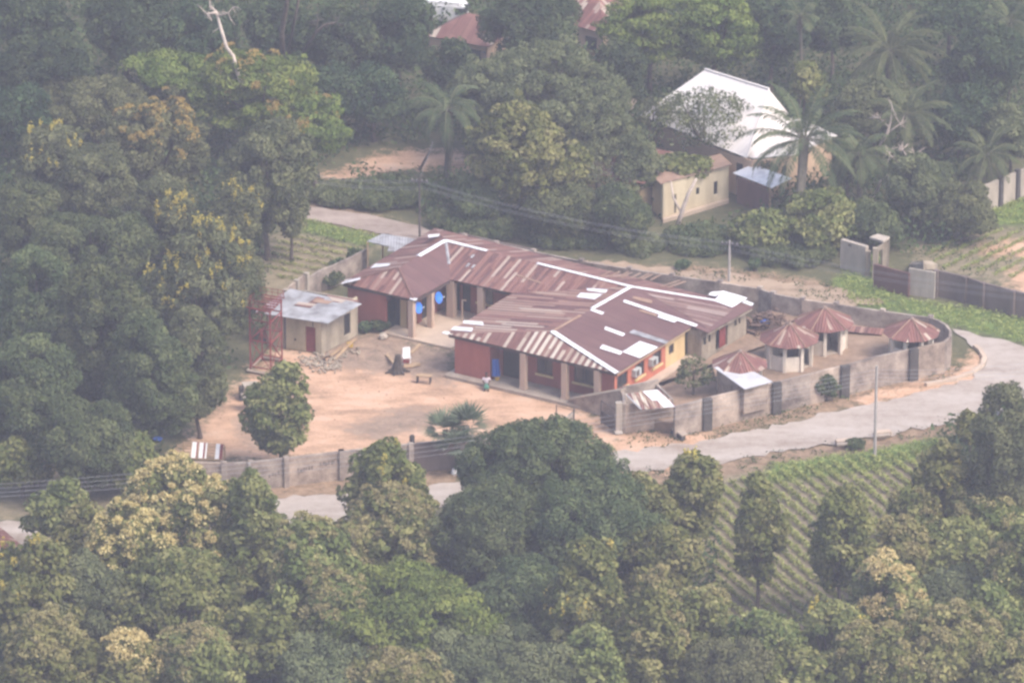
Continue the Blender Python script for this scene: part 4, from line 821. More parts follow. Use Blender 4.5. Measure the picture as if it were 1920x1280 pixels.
# striped drying rack / kiosk roof by the front wall
rk_ = thing('kiosk_roof', P(380, 850, 0), 'slatted frame with red and white iron sheets leaning inside the front wall', 'shelter')
k4 = [P(341, 858, .75), P(418, 862, .75), P(421, 834, 1.35), P(344, 828, 1.35)]
sl_ = MB()
for i in range(6):
    t_ = i / 5; a = k4[0] + (k4[3] - k4[0]) * t_; b = k4[1] + (k4[2] - k4[1]) * t_; sl_.tube([a, b], .035, 4)
sl_.build('slat', m_timber, rk_)
for (s0_, s1_, mt) in ((.22, .33, m_white), (.33, .36, m_redsteel), (.40, .5, m_white), (.5, .54, m_redsteel), (.55, .59, m_white), (.8, .9, m_white), (.9, .97, m_redsteel)):
    a, b = k4[0] + (k4[1] - k4[0]) * s0_, k4[0] + (k4[1] - k4[0]) * s1_; c_, d_ = k4[3] + (k4[2] - k4[3]) * s1_, k4[3] + (k4[2] - k4[3]) * s0_
    MB().slab([a + BZ * .06, b + BZ * .06, c_ + BZ * .06, d_ + BZ * .06], .02).build('iron_sheet', mt, rk_)
for q in k4: MB().cbox((q[0], q[1], 0), .08, .08, q[2] - .03).build('post', m_timber, rk_)
# rocks, culvert blocks and kerb along the road
for (x, y, w_, lb) in ((1585, 832, 1.3, 'pinkish concrete culvert block on the near road edge by the dark bush'), (1655, 816, 1.1, 'pale concrete block on the near road edge right of the tall pole')):
    t_ = thing('culvert_block', P(x, y, 0), lb, 'block'); MB().cbox(P(x, y, 0), w_, .5, .32, .22).build('body', m_floor, t_); MB().cbox(P(x, y, .32), w_ * .9, .35, .06, .22).build('top', m_concrete, t_)
kb = MB(); kp = [P(x, y, 0) for x, y in ((1736, 722), (1790, 712), (1822, 700), (1842, 686), (1846, 672), (1838, 658), (1828, 650))]
for a, b in zip(kp, kp[1:]): d = b - a; s = np.array([-d[1], d[0], 0]); s = s / np.linalg.norm(s) * .16; kb.box(a - s - BZ * .05, d, s * 2, BZ * .22)
ob = build_top(kb, 'kerb', m_floor); tag(ob, kind='structure')
wr_ = MB(); rq = random.Random(14)
for k in range(26): rock(wr_, P(rq.gauss(868, 7), rq.gauss(868, 16), rq.uniform(0, .25)), rq.uniform(.12, .3), rq, .9)
tag(build_top(wr_, 'rubble', m_white), 'heap of whitish rubble between the road wall and the big round tree', 'rubble', kind='stuff')
pp_ = thing('wall_pillar', P(773, 882, 0), 'dark round pillar top poking just above the yard wall by the yellow-tipped tree', 'pilaster'); q = P(773, 882, 0); MB().tube([q, q + BZ * 2.5], [.2, .17], 8).build('shaft', m_post_dark, pp_); MB().tube([q + BZ * 2.5, q + BZ * 2.6], [.18, .05], 8).build('cap', m_post_dark, pp_)  # pillar of the yard wall, built as a separate round shaft
bcn = thing('blue_basin', P(296, 826, 0), 'small blue basin at the foot of the shaded trunk left of the yard', 'basin'); q = P(296, 826, 0); MB().tube([q, q + BZ * .16], [.22, .32], 10).build('bowl', m_bluecloth, bcn); MB().tube([q + BZ * .15, q + BZ * .18], [.33, .33], 10).build('rim', m_bluecloth, bcn)

# ------------------------------------------------------------------ seated person
def person(x, y, z):
    o = P(x, y, z); t = thing('person', o, 'person in pale top and green wrapper sitting on the veranda edge by the red wall', 'person')
    def skin(name, verts, edges, rad, mat):
        me = bpy.data.meshes.new(name); me.from_pydata([tuple(v) for v in verts], edges, []); ob = bpy.data.objects.new(name, me); C.objects.link(ob); ob.parent = t
        md = ob.modifiers.new('skin', 'SKIN'); md.use_smooth_shade = True
        for i, r_ in enumerate(rad): me.skin_vertices[0].data[i].radius = (r_, r_) if not isinstance(r_, tuple) else r_
        me.skin_vertices[0].data[0].use_root = True
        ob.modifiers.new('sub', 'SUBSURF').levels = 1; ob.modifiers['sub'].render_levels = 2; me.materials.append(mat); return ob
    v = [(0, 0, .12), (0, 0, .32), (0, -.02, .52), (0, -.03, .62), (0, -.04, .70), (0, -.05, .82), (0, -.05, .9),
         (-.18, -.02, .54), (-.24, -.14, .34), (-.12, -.32, .28), (.18, -.02, .54), (.24, -.14, .34), (.12, -.32, .28),
         (-.1, -.04, .1), (-.15, -.42, .12), (-.15, -.44, -.28), (-.15, -.58, -.32), (.1, -.04, .1), (.13, -.42, .12), (.13, -.46, -.28), (.13, -.6, -.32)]
    ed = [(0, 1), (1, 2), (2, 3), (3, 4), (4, 5), (5, 6), (2, 7), (7, 8), (8, 9), (2, 10), (10, 11), (11, 12), (0, 13), (13, 14), (14, 15), (15, 16), (0, 17), (17, 18), (18, 19), (19, 20)]
    rd_ = [.15, .14, .15, .06, .07, .1, .08, .06, .045, .03, .06, .045, .03, .1, .07, .05, .04, .1, .07, .05, .04]
    skm = mottled('brown_skin', (.07, .04, .028), (.1, .055, .038), 3); skin('body', v, ed, rd_, skm)
    skin('shirt', [(0, 0, .1), (0, 0, .32), (0, -.02, .5), (0, -.02, .57), (-.2, -.02, .53), (-.25, -.1, .4), (.2, -.02, .53), (.25, -.1, .4)], [(0, 1), (1, 2), (2, 3), (2, 4), (4, 5), (2, 6), (6, 7)], [.18, .17, .18, .09, .085, .07, .085, .07], mottled('pale_pink_cloth', (.5, .42, .46), (.62, .54, .58), 3))
    skin('wrapper', [(0, 0, .06), (0, -.2, .1), (0, -.44, .1), (0, -.5, -.12)], [(0, 1), (1, 2), (2, 3)], [(.2, .15), (.22, .13), (.22, .13), (.2, .12)], mottled('green_cloth', (.05, .16, .12), (.1, .24, .18), 5))
    skin('hair', [(0, -.02, .84), (0, -.03, .93), (0, -.01, .97)], [(0, 1), (1, 2)], [.11, .115, .07], m_dark)
person(912, 722, .2)

# ------------------------------------------------------------------ houses beyond
wh = thing('white_roofed_house', P(1400, 330, 0), 'peach-walled house with big bright white hipped roof among the trees', 'house')
wz = 3.0
Wp = dict(a=P(1322, 131, 6.2), b=P(1442, 168, 6.2), c=P(1470, 185, 4.9), d=P(1492, 246, 3.3), e=P(1572, 250, wz), f=P(1488, 290, wz), g=P(1410, 296, wz), h=P(1368, 284, wz), i=P(1190, 212, wz), j=P(1300, 160, 4.6), k=P(1470, 214, 3.6), l=P(1480, 205, 3.4))
def wslope(pts, eave, mat=m_white_roof): slope('roof_slope', None, mat, eave, wh, .08, pts)
# ridge a-b; front slope falls to the eave i-h, side hip falls right to e/f
A_, B_ = P(1322, 131, 6.2), P(1442, 168, 6.2); EL, ER = P(1200, 216, 3.2), P(1400, 296, 3.2); ERR = P(1476, 214, 3.6)
wslope([EL, ER, B_, A_], (EL, ER)); wslope([A_, P(1300, 158, 4.2), EL], (EL, P(1300, 158, 4.2)))
wslope([ER, P(1478, 212, 3.2), B_], (ER, P(1478, 212, 3.2)))
wslope([B_, P(1478, 212, 3.2), P(1360, 168, 3.2), A_], (P(1478, 212, 3.2), P(1360, 168, 3.2)))
X1, X2, X3, X4, X5 = P(1368, 284, 3.0), P(1412, 296, 3.0), P(1488, 290, 3.0), P(1570, 254, 3.0), P(1440, 222, 4.3)
wslope([X1, X2, X3, X5], (X2, X3)); wslope([X3, X4, P(1500, 222, 3.2), X5], (X3, X4)); 
cap2 = MB(); cap2.tube([A_ + BZ * .04, B_ + BZ * .04], .1, 5); cap2.tube([B_, ER + BZ * .05], .05, 5); cap2.build('ridge_cap', m_white_roof, wh)
mm = MB()
for a, b in ((P(1376, 290, 3.0), P(1410, 300, 3.0)), (P(1410, 300, 3.0), P(1482, 294, 3.0)), (P(1482, 294, 3.0), P(1560, 258, 3.0)), (P(1215, 222, 3.1), P(1376, 290, 3.0)), (P(1560, 258, 3.0), P(1475, 222, 3.0)), (P(1475, 222, 3.0), P(1350, 172, 3.0)), (P(1350, 172, 3.0), P(1215, 222, 3.1))):
    wall_run(mm, a[:2], b[:2], -.2, 2.92, .2)
mm.build('wall', m_peach_wall, wh)
wa, wb = P(1376, 290, 3.0)[:2], P(1410, 300, 3.0)[:2]
wW = MB().box(np.array([*(wa + (wb - wa) * .15), 1.1]) - np.array([0, .05, 0]), np.array([*(wb - wa) * .35, 0]), (0, .06, 0), (0, 0, 1.35)).build('window', m_glass, wh)
wa, wb = P(1410, 300, 3.0)[:2], P(1482, 294, 3.0)[:2]
MB().box(np.array([*(wa + (wb - wa) * .8), 1.2]) - np.array([0, .06, 0]), np.array([*(wb - wa) * .1, 0]), (0, .06, 0), (0, 0, 1.1)).build('window', m_glass, wh)
wl = thing('white_porch_roof', P(1428, 360, 0), 'low white sheet porch roof in front of the peach house wall', 'shelter')
pq = [P(1374, 324, 2.2), P(1412, 308, 2.5), P(1484, 334, 2.4), P(1447, 352, 2.1)]
MB().slab(pq, .06, [(0, 0), (0, 2), (3, 2), (3, 0)]).build('roof', m_zinc, wl)
mm = MB(); wall_run(mm, P(1382, 330, 2.1)[:2], P(1440, 352, 2.1)[:2], 0, 2.0, .15); mm.build('wall', m_red_low, wl)
for q in (pq[2], pq[3]): MB().cbox((q[0] - .1, q[1] + .1, 0), .12, .12, 2.05).build('post', m_timber, wl)
m_pale_cream = mottled('pale_cream_paint', (.46, .38, .26), (.62, .53, .38), .8, True)
ch_ = thing('cream_outbuilding', P(1300, 390, 0), 'long cream building with small dark openings and narrow rusty roof strip', 'house')
o0, o1, o2 = P(1243, 412, 0), P(1366, 375, 0), P(1345, 358, 0)
mm = MB(); W1 = [(.35 * 5, .35 * 5 + .01, .9, .91)]
L_ = math.dist(o0[:2], o1[:2]); Hs = [(L_ * .50, L_ * .55, 1.15, 1.7), (L_ * .77, L_ * .83, .75, 1.75), (L_ * .17, L_ * .2, .2, 1.7)]
wall_run(mm, o0[:2], o1[:2], 0, 2.85, .2, Hs); mm.build('wall', m_pale_cream, ch_)
for h in Hs: opening(o0[:2], o1[:2], h, ch_, 'window', m_dark)
mm = MB(); wall_run(mm, o1[:2], o2[:2], 0, 2.85, .2); mm.build('wall', m_pale_cream, ch_); mm = MB(); wall_run(mm, (o0 + (o2 - o1))[:2], o0[:2], 0, 2.85, .2); mm.build('wall', m_pale_cream, ch_)
MB().box(o0 + np.array([0, -.55, -.1]), o1 - o0, (0, .5, 0), (0, 0, .3)).build('plinth', m_floor, ch_)
rr0 = [o0 + np.array([-.2, -.2, 2.88]), o1 + np.array([.2, -.2, 2.88]), o2 + np.array([.2, .1, 2.9]), o0 + (o2 - o1) + np.array([-.2, .1, 2.9])]
slope('roof', None, m_tan_sheet, (rr0[0], rr0[1]), ch_, .06, rr0)
def hip_house(name, label, c, L, Wd, ang, eh, rh, roofm, wallm, hip=True):
    t = thing(name, c, label, 'house'); e = np.array([math.cos(ang), math.sin(ang), 0]); n = np.array([-e[1], e[0], 0]); o = np.array([c[0], c[1], 0.0])
    q = [o - e * L / 2 - n * Wd / 2, o + e * L / 2 - n * Wd / 2, o + e * L / 2 + n * Wd / 2, o - e * L / 2 + n * Wd / 2]; s = Wd / 2 if hip else 0
    r0, r1 = o - e * (L / 2 - s) + BZ * (eh + rh), o + e * (L / 2 - s) + BZ * (eh + rh); k = [p + BZ * eh for p in q]
    for pts, ev in (([k[0], k[1], r1, r0], (k[0], k[1])), ([k[1], k[2], r1], (k[1], k[2])), ([k[2], k[3], r0, r1], (k[2], k[3])), ([k[3], k[0], r0], (k[3], k[0]))): slope('roof_slope', None, roofm, ev, t, .06, pts)
    mm = MB(); w = [o + (p - o) * .9 for p in q]
    for i in range(4): wall_run(mm, w[i][:2], w[(i + 1) % 4][:2], -.1, eh + .02, .2)
    mm.build('wall', wallm, t)
    for k_ in (.25, .7):
        a = w[0] + (w[1] - w[0]) * k_; MB().box(a - n * .03 + BZ * 1.1, e * 1.1, n * .05, BZ * 1.0).build('window', m_glass, t)
        a = w[3] + (w[0] - w[3]) * k_; MB().box(a - e * .03 + BZ * 1.1, n * -.9, e * .05, BZ * 1.0).build('window', m_glass, t)
    return t
hip_house('rusty_roofed_house', 'house with reddish rusty roof glimpsed through the big leafy tree behind the track', P(1135, 300, 2.6), 9.5, 7, -.45, 2.7, 1.4, m_roof_hut, m_cream_wall)
hip_house('far_house', 'reddish-roofed house with tan gable glimpsed at top centre', P(884, 60, 2.6), 5.6, 5, -.5, 2.6, 1.5, m_roof_far, m_peach_wall)
hip_house('far_house', 'faded red-roofed house half hidden by trees at the top edge right of centre', P(1118, 24, 3), 6.5, 6, -.7, 2.8, 1.8, m_roof_hut, m_peach_wall)
hip_house('far_house', 'pale grey-roofed house glimpsed through leaves left of the white roof', P(1125, 158, 2.6), 5, 4, -.5, 2.6, 1.2, m_zincgrey, m_dirty_wall)
hip_house('near_house', 'corner of a dull red roof at the left edge below the road', P(-30, 1040, 2.6), 5.5, 7, .5, 2.6, 1.5, m_roof_hut, m_dirty_wall)
fcl = thing('white_van', P(868, 40, 0), 'white van parked on bare ground behind the far red roof at the top', 'van'); q = P(835, 42, 0)
MB().cbox(q + BZ * .35, 3.4, 1.6, 1.3, -.2).build('body', m_white, fcl); MB().cbox(q + BZ * 1.65, 2.6, 1.45, .3, -.2).build('roof', m_white, fcl)
for a in (-1.1, 1.1): MB().tube([q + np.array([a, -.85, .35]), q + np.array([a, -.65, .35])], .33, 12).build('wheel', m_steel, fcl)
MB().cbox(q + np.array([1.35, -.3, 1.0]), .8, 1.62, .5, -.2).build('window', m_glass, fcl)
sv = thing('silver_awning', P(925, 75, 0), 'silvery tilted sheet awning beside the far red-roofed house', 'awning')
aq = [P(908, 55, 2.4), P(930, 50, 2.7), P(935, 68, 2.3), P(918, 75, 2.1)]; MB().slab(aq, .05, [(0, 0), (0, 2), (2, 2), (2, 0)]).build('sheet', m_zinc, sv)
for q in aq: MB().cbox((q[0], q[1], 0), .08, .08, q[2] - .1).build('post', m_timber, sv)
# ------------------------------------------------------------------ vegetation
def unit(a): return a / (np.linalg.norm(a, axis=-1, keepdims=True) + 1e-9)
def leaf_quads(c, n, size, asp, rng, up=None):
    """rhombic leaves at c facing n"""
    k = len(c); r = unit(rng.normal(size=(k, 3))); a = unit(np.cross(n, r)); b = np.cross(n, a)
    if up is not None: a = unit(a + up)
    s = (size * rng.uniform(.65, 1.3, k))[:, None]; a = a * s; b = b * s * asp
    bend = n * s * .22
    return np.stack([c - a, c + b + bend * .3 - a * .1, c + a - bend, c - b + bend * .3 - a * .1], 1).reshape(-1, 3)
def leaf_mesh(name, verts, tone, mat, parent):
    q = np.arange(len(verts)).reshape(-1, 4); me = mesh_np(name, verts, q); me.materials.append(mat)
    at = me.attributes.new('tone', 'FLOAT', 'FACE'); at.data.foreach_set('value', tone.astype(np.float32))
    o = bpy.data.objects.new(name, me); C.objects.link(o); o.parent = parent; return o
def bumpy(d, rng, amp=.2, k=5):
    o = np.zeros(len(d))
    for _ in range(k): w = rng.normal(size=3) * 2.2; o += np.sin(d @ w + rng.uniform(0, 6.28))
    return 1 + amp * o / math.sqrt(k)
KIND = {  # leaf size, aspect, blob radius, bumpiness, density, flower kind, flower share, cone
 'teak':   dict(mat='teak', leaf=.17, asp=.62, blob=.72, amp=.22, dens=1.0, fl=None, share=0, cone=.3),
 'teakf':  dict(mat='teak', leaf=.17, asp=.62, blob=.72, amp=.22, dens=1.0, fl='cream', share=.75, cone=.25),
 'teakt':  dict(mat='teak', leaf=.17, asp=.62, blob=.72, amp=.22, dens=1.0, fl='tan', share=.42, cone=.25),
 'teaky':  dict(mat='teak', leaf=.17, asp=.62, blob=.72, amp=.25, dens=1.0, fl='yellow', share=.12, cone=.3),
 'mango':  dict(mat='mango', leaf=.125, asp=.5, blob=.8, amp=.13, dens=1.35, fl=None, share=0, cone=0),
 'grey':   dict(mat='grey', leaf=.125, asp=.5, blob=.75, amp=.16, dens=1.25, fl=None, share=0, cone=.1),
 'deep':   dict(mat='deep', leaf=.16, asp=.5, blob=.95, amp=.22, dens=1.0, fl=None, share=0, cone=.1),
 'cassia': dict(mat='grey', leaf=.15, asp=.42, blob=.75, amp=.2, dens=1.1, fl='yellow', share=.42, cone=.25),
 'cassiao':dict(mat='grey', leaf=.15, asp=.42, blob=.75, amp=.2, dens=1.1, fl='orange', share=.35, cone=.15),
 'light':  dict(mat='light', leaf=.16, asp=.45, blob=.8, amp=.22, dens=1.0, fl=None, share=0, cone=0),
 'lighto': dict(mat='light', leaf=.16, asp=.45, blob=.7, amp=.25, dens=.95, fl='orange', share=.12, cone=0),
 'airy':   dict(mat='grey', leaf=.13, asp=.45, blob=.55, amp=.3, dens=.24, fl=None, share=0, cone=0),
 'shrub':  dict(mat='bush', leaf=.14, asp=.5, blob=.5, amp=.2, dens=1.0, fl=None, share=0, cone=0),
}
NLEAF = [0]
def make_crown(K, rx, rz, center, rng, parent, flat=False, q=1.0):
    br = K['blob'] * (1 if rx > 2.2 else max(.5, rx / 2.4)); area = 4 * math.pi * ((rx * rx) ** 1.6 / 3 + 2 * (rx * rz) ** 1.6 / 3) ** (1 / 1.6)
    nb = int(area / (br * br) * (.62 if K['dens'] > .6 else .4)) + 6
    nl = int(np.clip(rx * 1.5 + 2, 4, 9)); dirs = unit(rng.normal(size=(nl, 3)) + np.array([0, 0, .25])); dirs[:, 2] = np.clip(dirs[:, 2], -.5, 1)
    srad = rng.uniform(.40, .58, nl); off = dirs * (1 - srad)[:, None] * rng.uniform(.85, 1.08, (nl, 1)); off = np.vstack([off, [[0, 0, -.05]]]); srad = np.append(srad, .66)
    w_ = srad ** 2; pk = rng.choice(nl + 1, size=nb * 5, p=w_ / w_.sum()); d = unit(rng.normal(size=(nb * 5, 3))); p_ = off[pk] + d * srad[pk][:, None] * bumpy(d, rng, K['amp'] * .6)[:, None]
    dist = np.linalg.norm(p_[:, None, :] - off[None], axis=2) / srad[None]; inner = (dist < .82).sum(1) - (dist[np.arange(len(pk)), pk] < .82)
    keep = ((inner == 0) | (rng.random(len(pk)) < .10)) & (p_[:, 2] > -.72); p_ = p_[keep][:nb]
    c = p_ * np.array([rx - br * .72, rx - br * .72, rz - br * .6]); spr = rng.random(len(c)) < (.2 if K['dens'] < 1.2 else .13)
    c[spr] *= rng.uniform(1.06, 1.26, (spr.sum(), 1))
    if K['dens'] < 1.3:
        hol = unit(rng.normal(size=(4, 3)) + np.array([0, -.4, 0])); un = unit(c / np.array([rx, rx, rz])); cut = ((un @ hol.T).max(1) > .955) & (np.linalg.norm(c / np.array([rx, rx, rz]), axis=1) > .55); c = c[~cut]; spr = spr[~cut]
    if K['cone']: f = 1 - K['cone'] * np.clip(c[:, 2] / rz, -.4, 1); c[:, 0] *= f; c[:, 1] *= f
    bt = rng.random(len(c)); brr = br * rng.uniform(.65, 1.2, len(c)) * np.where(spr, .55, 1)
    per = K['dens'] * 11.5 * q * (brr / K['leaf']) ** 2 * .52; per = np.maximum(per.astype(int), 12)
    ids = np.repeat(np.arange(len(c)), per); m = len(ids)
    dd = unit(rng.normal(size=(m, 3)) + np.array([0, 0, .25])); rr_ = rng.uniform(.55, 1.05, m) ** .7 * brr[ids]
    sc = np.array([1, 1, .8]) if not flat else np.array([1.25, 1.25, .45])
    pos = c[ids] + dd * rr_[:, None] * sc; nrm = unit(dd * .8 + rng.normal(size=(m, 3)) * .55 + np.array([0, 0, .35]))
    v = leaf_quads(pos, nrm, K['leaf'], K['asp'], rng)
    tone = np.clip(.66 * bt[ids] + .34 * rng.random(m) + .04, 0, 1)
    NLEAF[0] += m
    leaf_mesh('crown', v + center - W0(parent), tone, m_leaf[K['mat']], parent)
    if K['fl']:
        hi = (c[:, 2] > -.15 * rz) & (rng.random(len(c)) < K['share'] * (.45 + .75 * np.clip(c[:, 2] / rz, 0, 1)) * 1.25)
        fc, fr_ = c[hi], brr[hi]; out = []
        spike = K['fl'] in ('yellow',)
        for a, r_ in zip(fc, fr_):
            if spike:
                for _ in range(2):
                    dn = unit(rng.normal(size=3) * .5 + unit(a / np.array([rx, rx, rz])) * .9 + np.array([0, -.2, .6])); out.append(a + dn * r_ * .98 + rng.normal(size=(16, 3)) * np.array([.07, .07, .18]) + np.array([0, 0, .08]))
            else:
                od = unit(a / np.array([rx, rx, rz]) + np.array([0, 0, .5])); n_ = int(rng.uniform(110, 190)); dq = unit(rng.normal(size=(n_, 3)) * .62 + od); clus = unit(rng.normal(size=(6, 3)) * .5 + od)
                near = (dq[:, None, :] * clus[None]).sum(2).max(1); dq = dq[near > .9]; out.append(a + dq * (r_ * rng.uniform(.92, 1.12, (len(dq), 1))))
        if out:
            pf_ = np.concatenate(out); m2 = len(pf_); n2 = unit(rng.normal(size=(m2, 3)) + np.array([0, -.2, .6]))
            NLEAF[0] += m2
            leaf_mesh('blossom', leaf_quads(pf_, n2, .10 if not spike else .085, .7, rng) + center - W0(parent), rng.random(m2), m_flower[K['fl']], parent)
    return c, brr
def make_trunk(base, center, rx, rz, blobs, rng, parent, mat=None, rad=None):
    rad = rad or max(.12, rx * .055); mb = MB(); low = center - BZ * rz * .55
    mid = (base + low) / 2 + np.array([rng.normal() * .12, rng.normal() * .12, 0]); mb.tube([base - BZ * .1, base + BZ * .25, mid, low], [rad * 1.5, rad * 1.1, rad * .9, rad * .75], 8)
    pick = rng.permutation(len(blobs))[:7]
    for i in pick:
        e = center + blobs[i] * .85; m1 = low + (e - low) * .45 + np.array([0, 0, -.15 * rx]) + rng.normal(size=3) * .1; mb.tube([low - BZ * .1, m1, e], [rad * .55, rad * .32, rad * .1], 5)
    mb.tube([low, center + BZ * rz * .5], [rad * .7, rad * .15], 6)
    return mb.build('trunk', mat or m_bark, parent, smooth=True)
def tree(kind, cx, cy, w, h, clear, label, seed=None, name=None, cat='tree', group=None, yaw=0, bark=None, q=1.0, rad=None):
    """crown centred at survey point (cx, cy), w by h in survey units, with clear metres of bare trunk"""
    global _ts
    _ts += 1; rng = np.random.default_rng(seed if seed is not None else 100 + _ts); K = KIND[kind]
    gs = 1.13 if (kind in ('deep', 'mango') or cy < 480) else 1.04; rx = w / 2 / 27 * gs; hh = h / 2 / 27 * gs; rz = math.sqrt(max((hh ** 2 - (.375 * rx) ** 2), .12 * hh * hh)) / .927; clear = clear * .45 if cy < 480 or cx < 470 or cy > 900 else clear; zc = rz * .92 + clear
    ctr = P(cx, cy, zc); base = np.array([ctr[0], ctr[1], 0.0])
    nm = name or {'teak': 'teak_tree', 'teakf': 'teak_tree', 'teakt': 'teak_tree', 'teaky': 'teak_tree', 'mango': 'mango_tree', 'cassia': 'cassia_tree', 'cassiao': 'cassia_tree', 'shrub': 'shrub'}.get(kind, 'broadleaf_tree')
    t = thing(nm, base, label, cat, group); c, _ = make_crown(K, rx, rz, ctr, rng, t, flat=kind in ('light', 'lighto'), q=q)
    make_trunk(base, ctr, rx, rz, c, rng, t, bark, rad); return t
_ts = 0

def palm(px, py, z, L, label, n=30, trunk_r=.2, base=None, seed=1, droop=1.0, name='oil_palm', mat='palm', lift=(-.55, 1.35), leaf_w=.035, lf=.62, scale=1.0):
    rng = np.random.default_rng(seed); c = P(px, py, z); b = np.array([c[0], c[1], 0.0]) if base is None else P(*base, 0)
    t = thing(name, b, label, 'palm tree'); V_ = []; T_ = []; ra = MB()
    for i in range(n):
        az = i * 2.39996 + rng.uniform(-.2, .2); el = lift[1] - (lift[1] - lift[0]) * (i / n) ** .8; l = L * rng.uniform(.85, 1.08); pts = []
        p = c + np.array([math.cos(az), math.sin(az), 0]) * .12; e = el; st = l / 14
        for s in range(15):
            pts.append(p.copy()); p = p + np.array([math.cos(az) * math.cos(e), math.sin(az) * math.cos(e), math.sin(e)]) * st; e -= (.055 + .012 * s) * droop * .75
        pts = np.array(pts); ra.tube(list(pts[::2]), list(np.linspace(.045, .012, len(pts[::2]))), 4, False)
        side0 = np.array([-math.sin(az), math.cos(az), 0]); ft = rng.random()
        ts = np.linspace(.14, .99, int(l * 13)); ii = ts * 14; k0 = np.minimum(ii.astype(int), 13); pp = pts[k0] + (pts[k0 + 1] - pts[k0]) * (ii - k0)[:, None]; tg = unit(pts[k0 + 1] - pts[k0])
        for sg in (-1, 1):
            ll = lf * np.sin(np.clip(ts, 0, 1) * math.pi * .86 + .28) * rng.uniform(.8, 1.1, len(ts)); dr = unit(side0 * sg + tg * .55 + np.stack([np.zeros(len(ts)), np.zeros(len(ts)), rng.uniform(-.55, .15, len(ts))], 1))
            a = pp; mpt = pp + dr * ll[:, None] * .5; en = pp + dr * ll[:, None] - BZ * (ll * .28)[:, None]; w_ = tg * leaf_w
            V_.append(np.stack([a - w_ * .5, mpt - w_, en, mpt + w_], 1).reshape(-1, 3)); T_.append(np.clip(ft * .6 + rng.random(len(ts)) * .4, 0, 1))
    V_ = np.concatenate(V_); T_ = np.concatenate(T_); leaf_mesh('fronds', V_ - W0(t), T_, m_leaf[mat], t); ra.build('frond_ribs', m_leafrib, t)
    mb = MB(); mid = (b + c) / 2 + np.array([rng.normal() * .15, 0, 0]); mb.tube([b - BZ * .1, b + BZ * .3, mid, c + BZ * .1], [trunk_r * 1.5, trunk_r, trunk_r * .9, trunk_r * 1.1], 9)
    for k in range(26):
        a = k * 2.4; zz_ = c - BZ * (.1 + k * .05); mb.tube([zz_ + np.array([math.cos(a), math.sin(a), 0]) * trunk_r * .7, zz_ + np.array([math.cos(a), math.sin(a), 0]) * (trunk_r + .16) + BZ * .25], [.06, .03], 4)
    mb.build('trunk', m_palm_bark, t, smooth=False); return t
m_leafrib = NT('frond_rib').fin((.14, .15, .07), .7)
def fan_palm(px, py, z, base, label, heads, seed=1):
    rng = np.random.default_rng(seed); b = P(*base, 0); t = thing('fan_palm', b, label, 'palm tree'); V_ = []; T_ = []; mb = MB()
    for (hx, hy, hz, R_) in heads:
        c = P(hx, hy, hz); mb.tube([b, (b + c) / 2 + np.array([0, 0, .1]), c], [.26, .2, .18], 7)
        for i in range(20):
            az = i * 2.4; el = rng.uniform(-.1, 1.5); d = np.array([math.cos(az) * math.cos(el), math.sin(az) * math.cos(el), math.sin(el)]); hub = c + d * R_ * .35; s = unit(np.cross(d, BZ) + 1e-6); u2 = np.cross(s, d); ft = rng.random()
            for a in np.linspace(-1.05, 1.05, 9):
                dr = unit(d * math.cos(a) + s * math.sin(a)); tip = hub + dr * R_ * rng.uniform(.65, .95) - BZ * R_ * .06; wv = unit(np.cross(dr, u2)) * .075; mp_ = (hub + tip) / 2
                V_.append([hub - wv * .3, mp_ - wv, tip, mp_ + wv]); T_.append(ft * .7 + rng.random() * .3)
    leaf_mesh('fronds', np.array(V_).reshape(-1, 3) - W0(t), np.array(T_), m_leaf['fan'], t); mb.build('trunk', m_palm_bark, t)
def bare_tree(base, pts, label, mat, name='bare_tree', r0=.2, twigs=True, seed=1):
    """pts: list of limbs, each a list of (px, py, z, radius)"""
    rng = np.random.default_rng(seed); b = P(*base, 0); t = thing(name, b, label, 'tree')
    mb = MB()
    for limb in pts:
        q = [P(a[0], a[1], a[2]) for a in limb]; mb.tube(q, [a[3] for a in limb], 7)
        if twigs:
            for k in range(5):
                tw_ = MB()
                i = rng.integers(max(1, len(q) // 2), len(q)); p = q[i]; d = unit(rng.normal(size=3) + np.array([0, 0, .4])) * rng.uniform(.4, 1.1); e = p + d; tw_.tube([p, p + d * .5 + rng.normal(size=3) * .06, e], [.035, .025, .01], 4)
                for _ in range(2): tw_.tube([p + d * .5, p + d * .5 + unit(rng.normal(size=3)) * .4], [.02, .008], 3)
                tw_.build('twig', mat, t)
    mb.build('trunk', mat, t, smooth=True)
    return t

G_TEAK = 'teak trees in the foreground plantation'
# --- foreground, bottom left
tree('teak', 113, 960, 120, 150, 3.0, 'small dark green tree standing over the left end of the near road')
tree('teak', 165, 1040, 130, 190, 1.5, 'grey-green tree between the dark roadside tree and the cream-flowering one')
tree('teakf', 340, 965, 320, 210, 3, 'large tree topped with cream blossom, in front of the pale end of the yard wall')
tree('teakf', 238, 1050, 185, 200, 3.4, 'tree thick with bright cream blossom at lower left, lower of the blossoming pair')
tree('teak', 475, 1010, 140, 210, 2.2, 'leafy green tree on the right side of the largest cream-blossom tree')
tree('teaky', 62, 1120, 170, 220, 2.5, 'yellow-green tree at the left edge right below the dull red roof corner')
tree('teakf', 20, 1120, 90, 150, 3, 'tree with a few cream flower heads cut by left edge')
tree('grey', 165, 1140, 140, 190, 1.5, 'shadowy grey-green tree below the bright blossoming tree at lower left')
tree('teak', 345, 1130, 250, 190, 2.5, 'broad grey-green tree under the large cream-blossom tree')
tree('teakf', 235, 1245, 150, 110, 4.5, 'low blossoming tree at the very bottom left with cream tips')
tree('teakt', 100, 1235, 200, 170, 2.5, 'dull green tree in the bottom left corner')
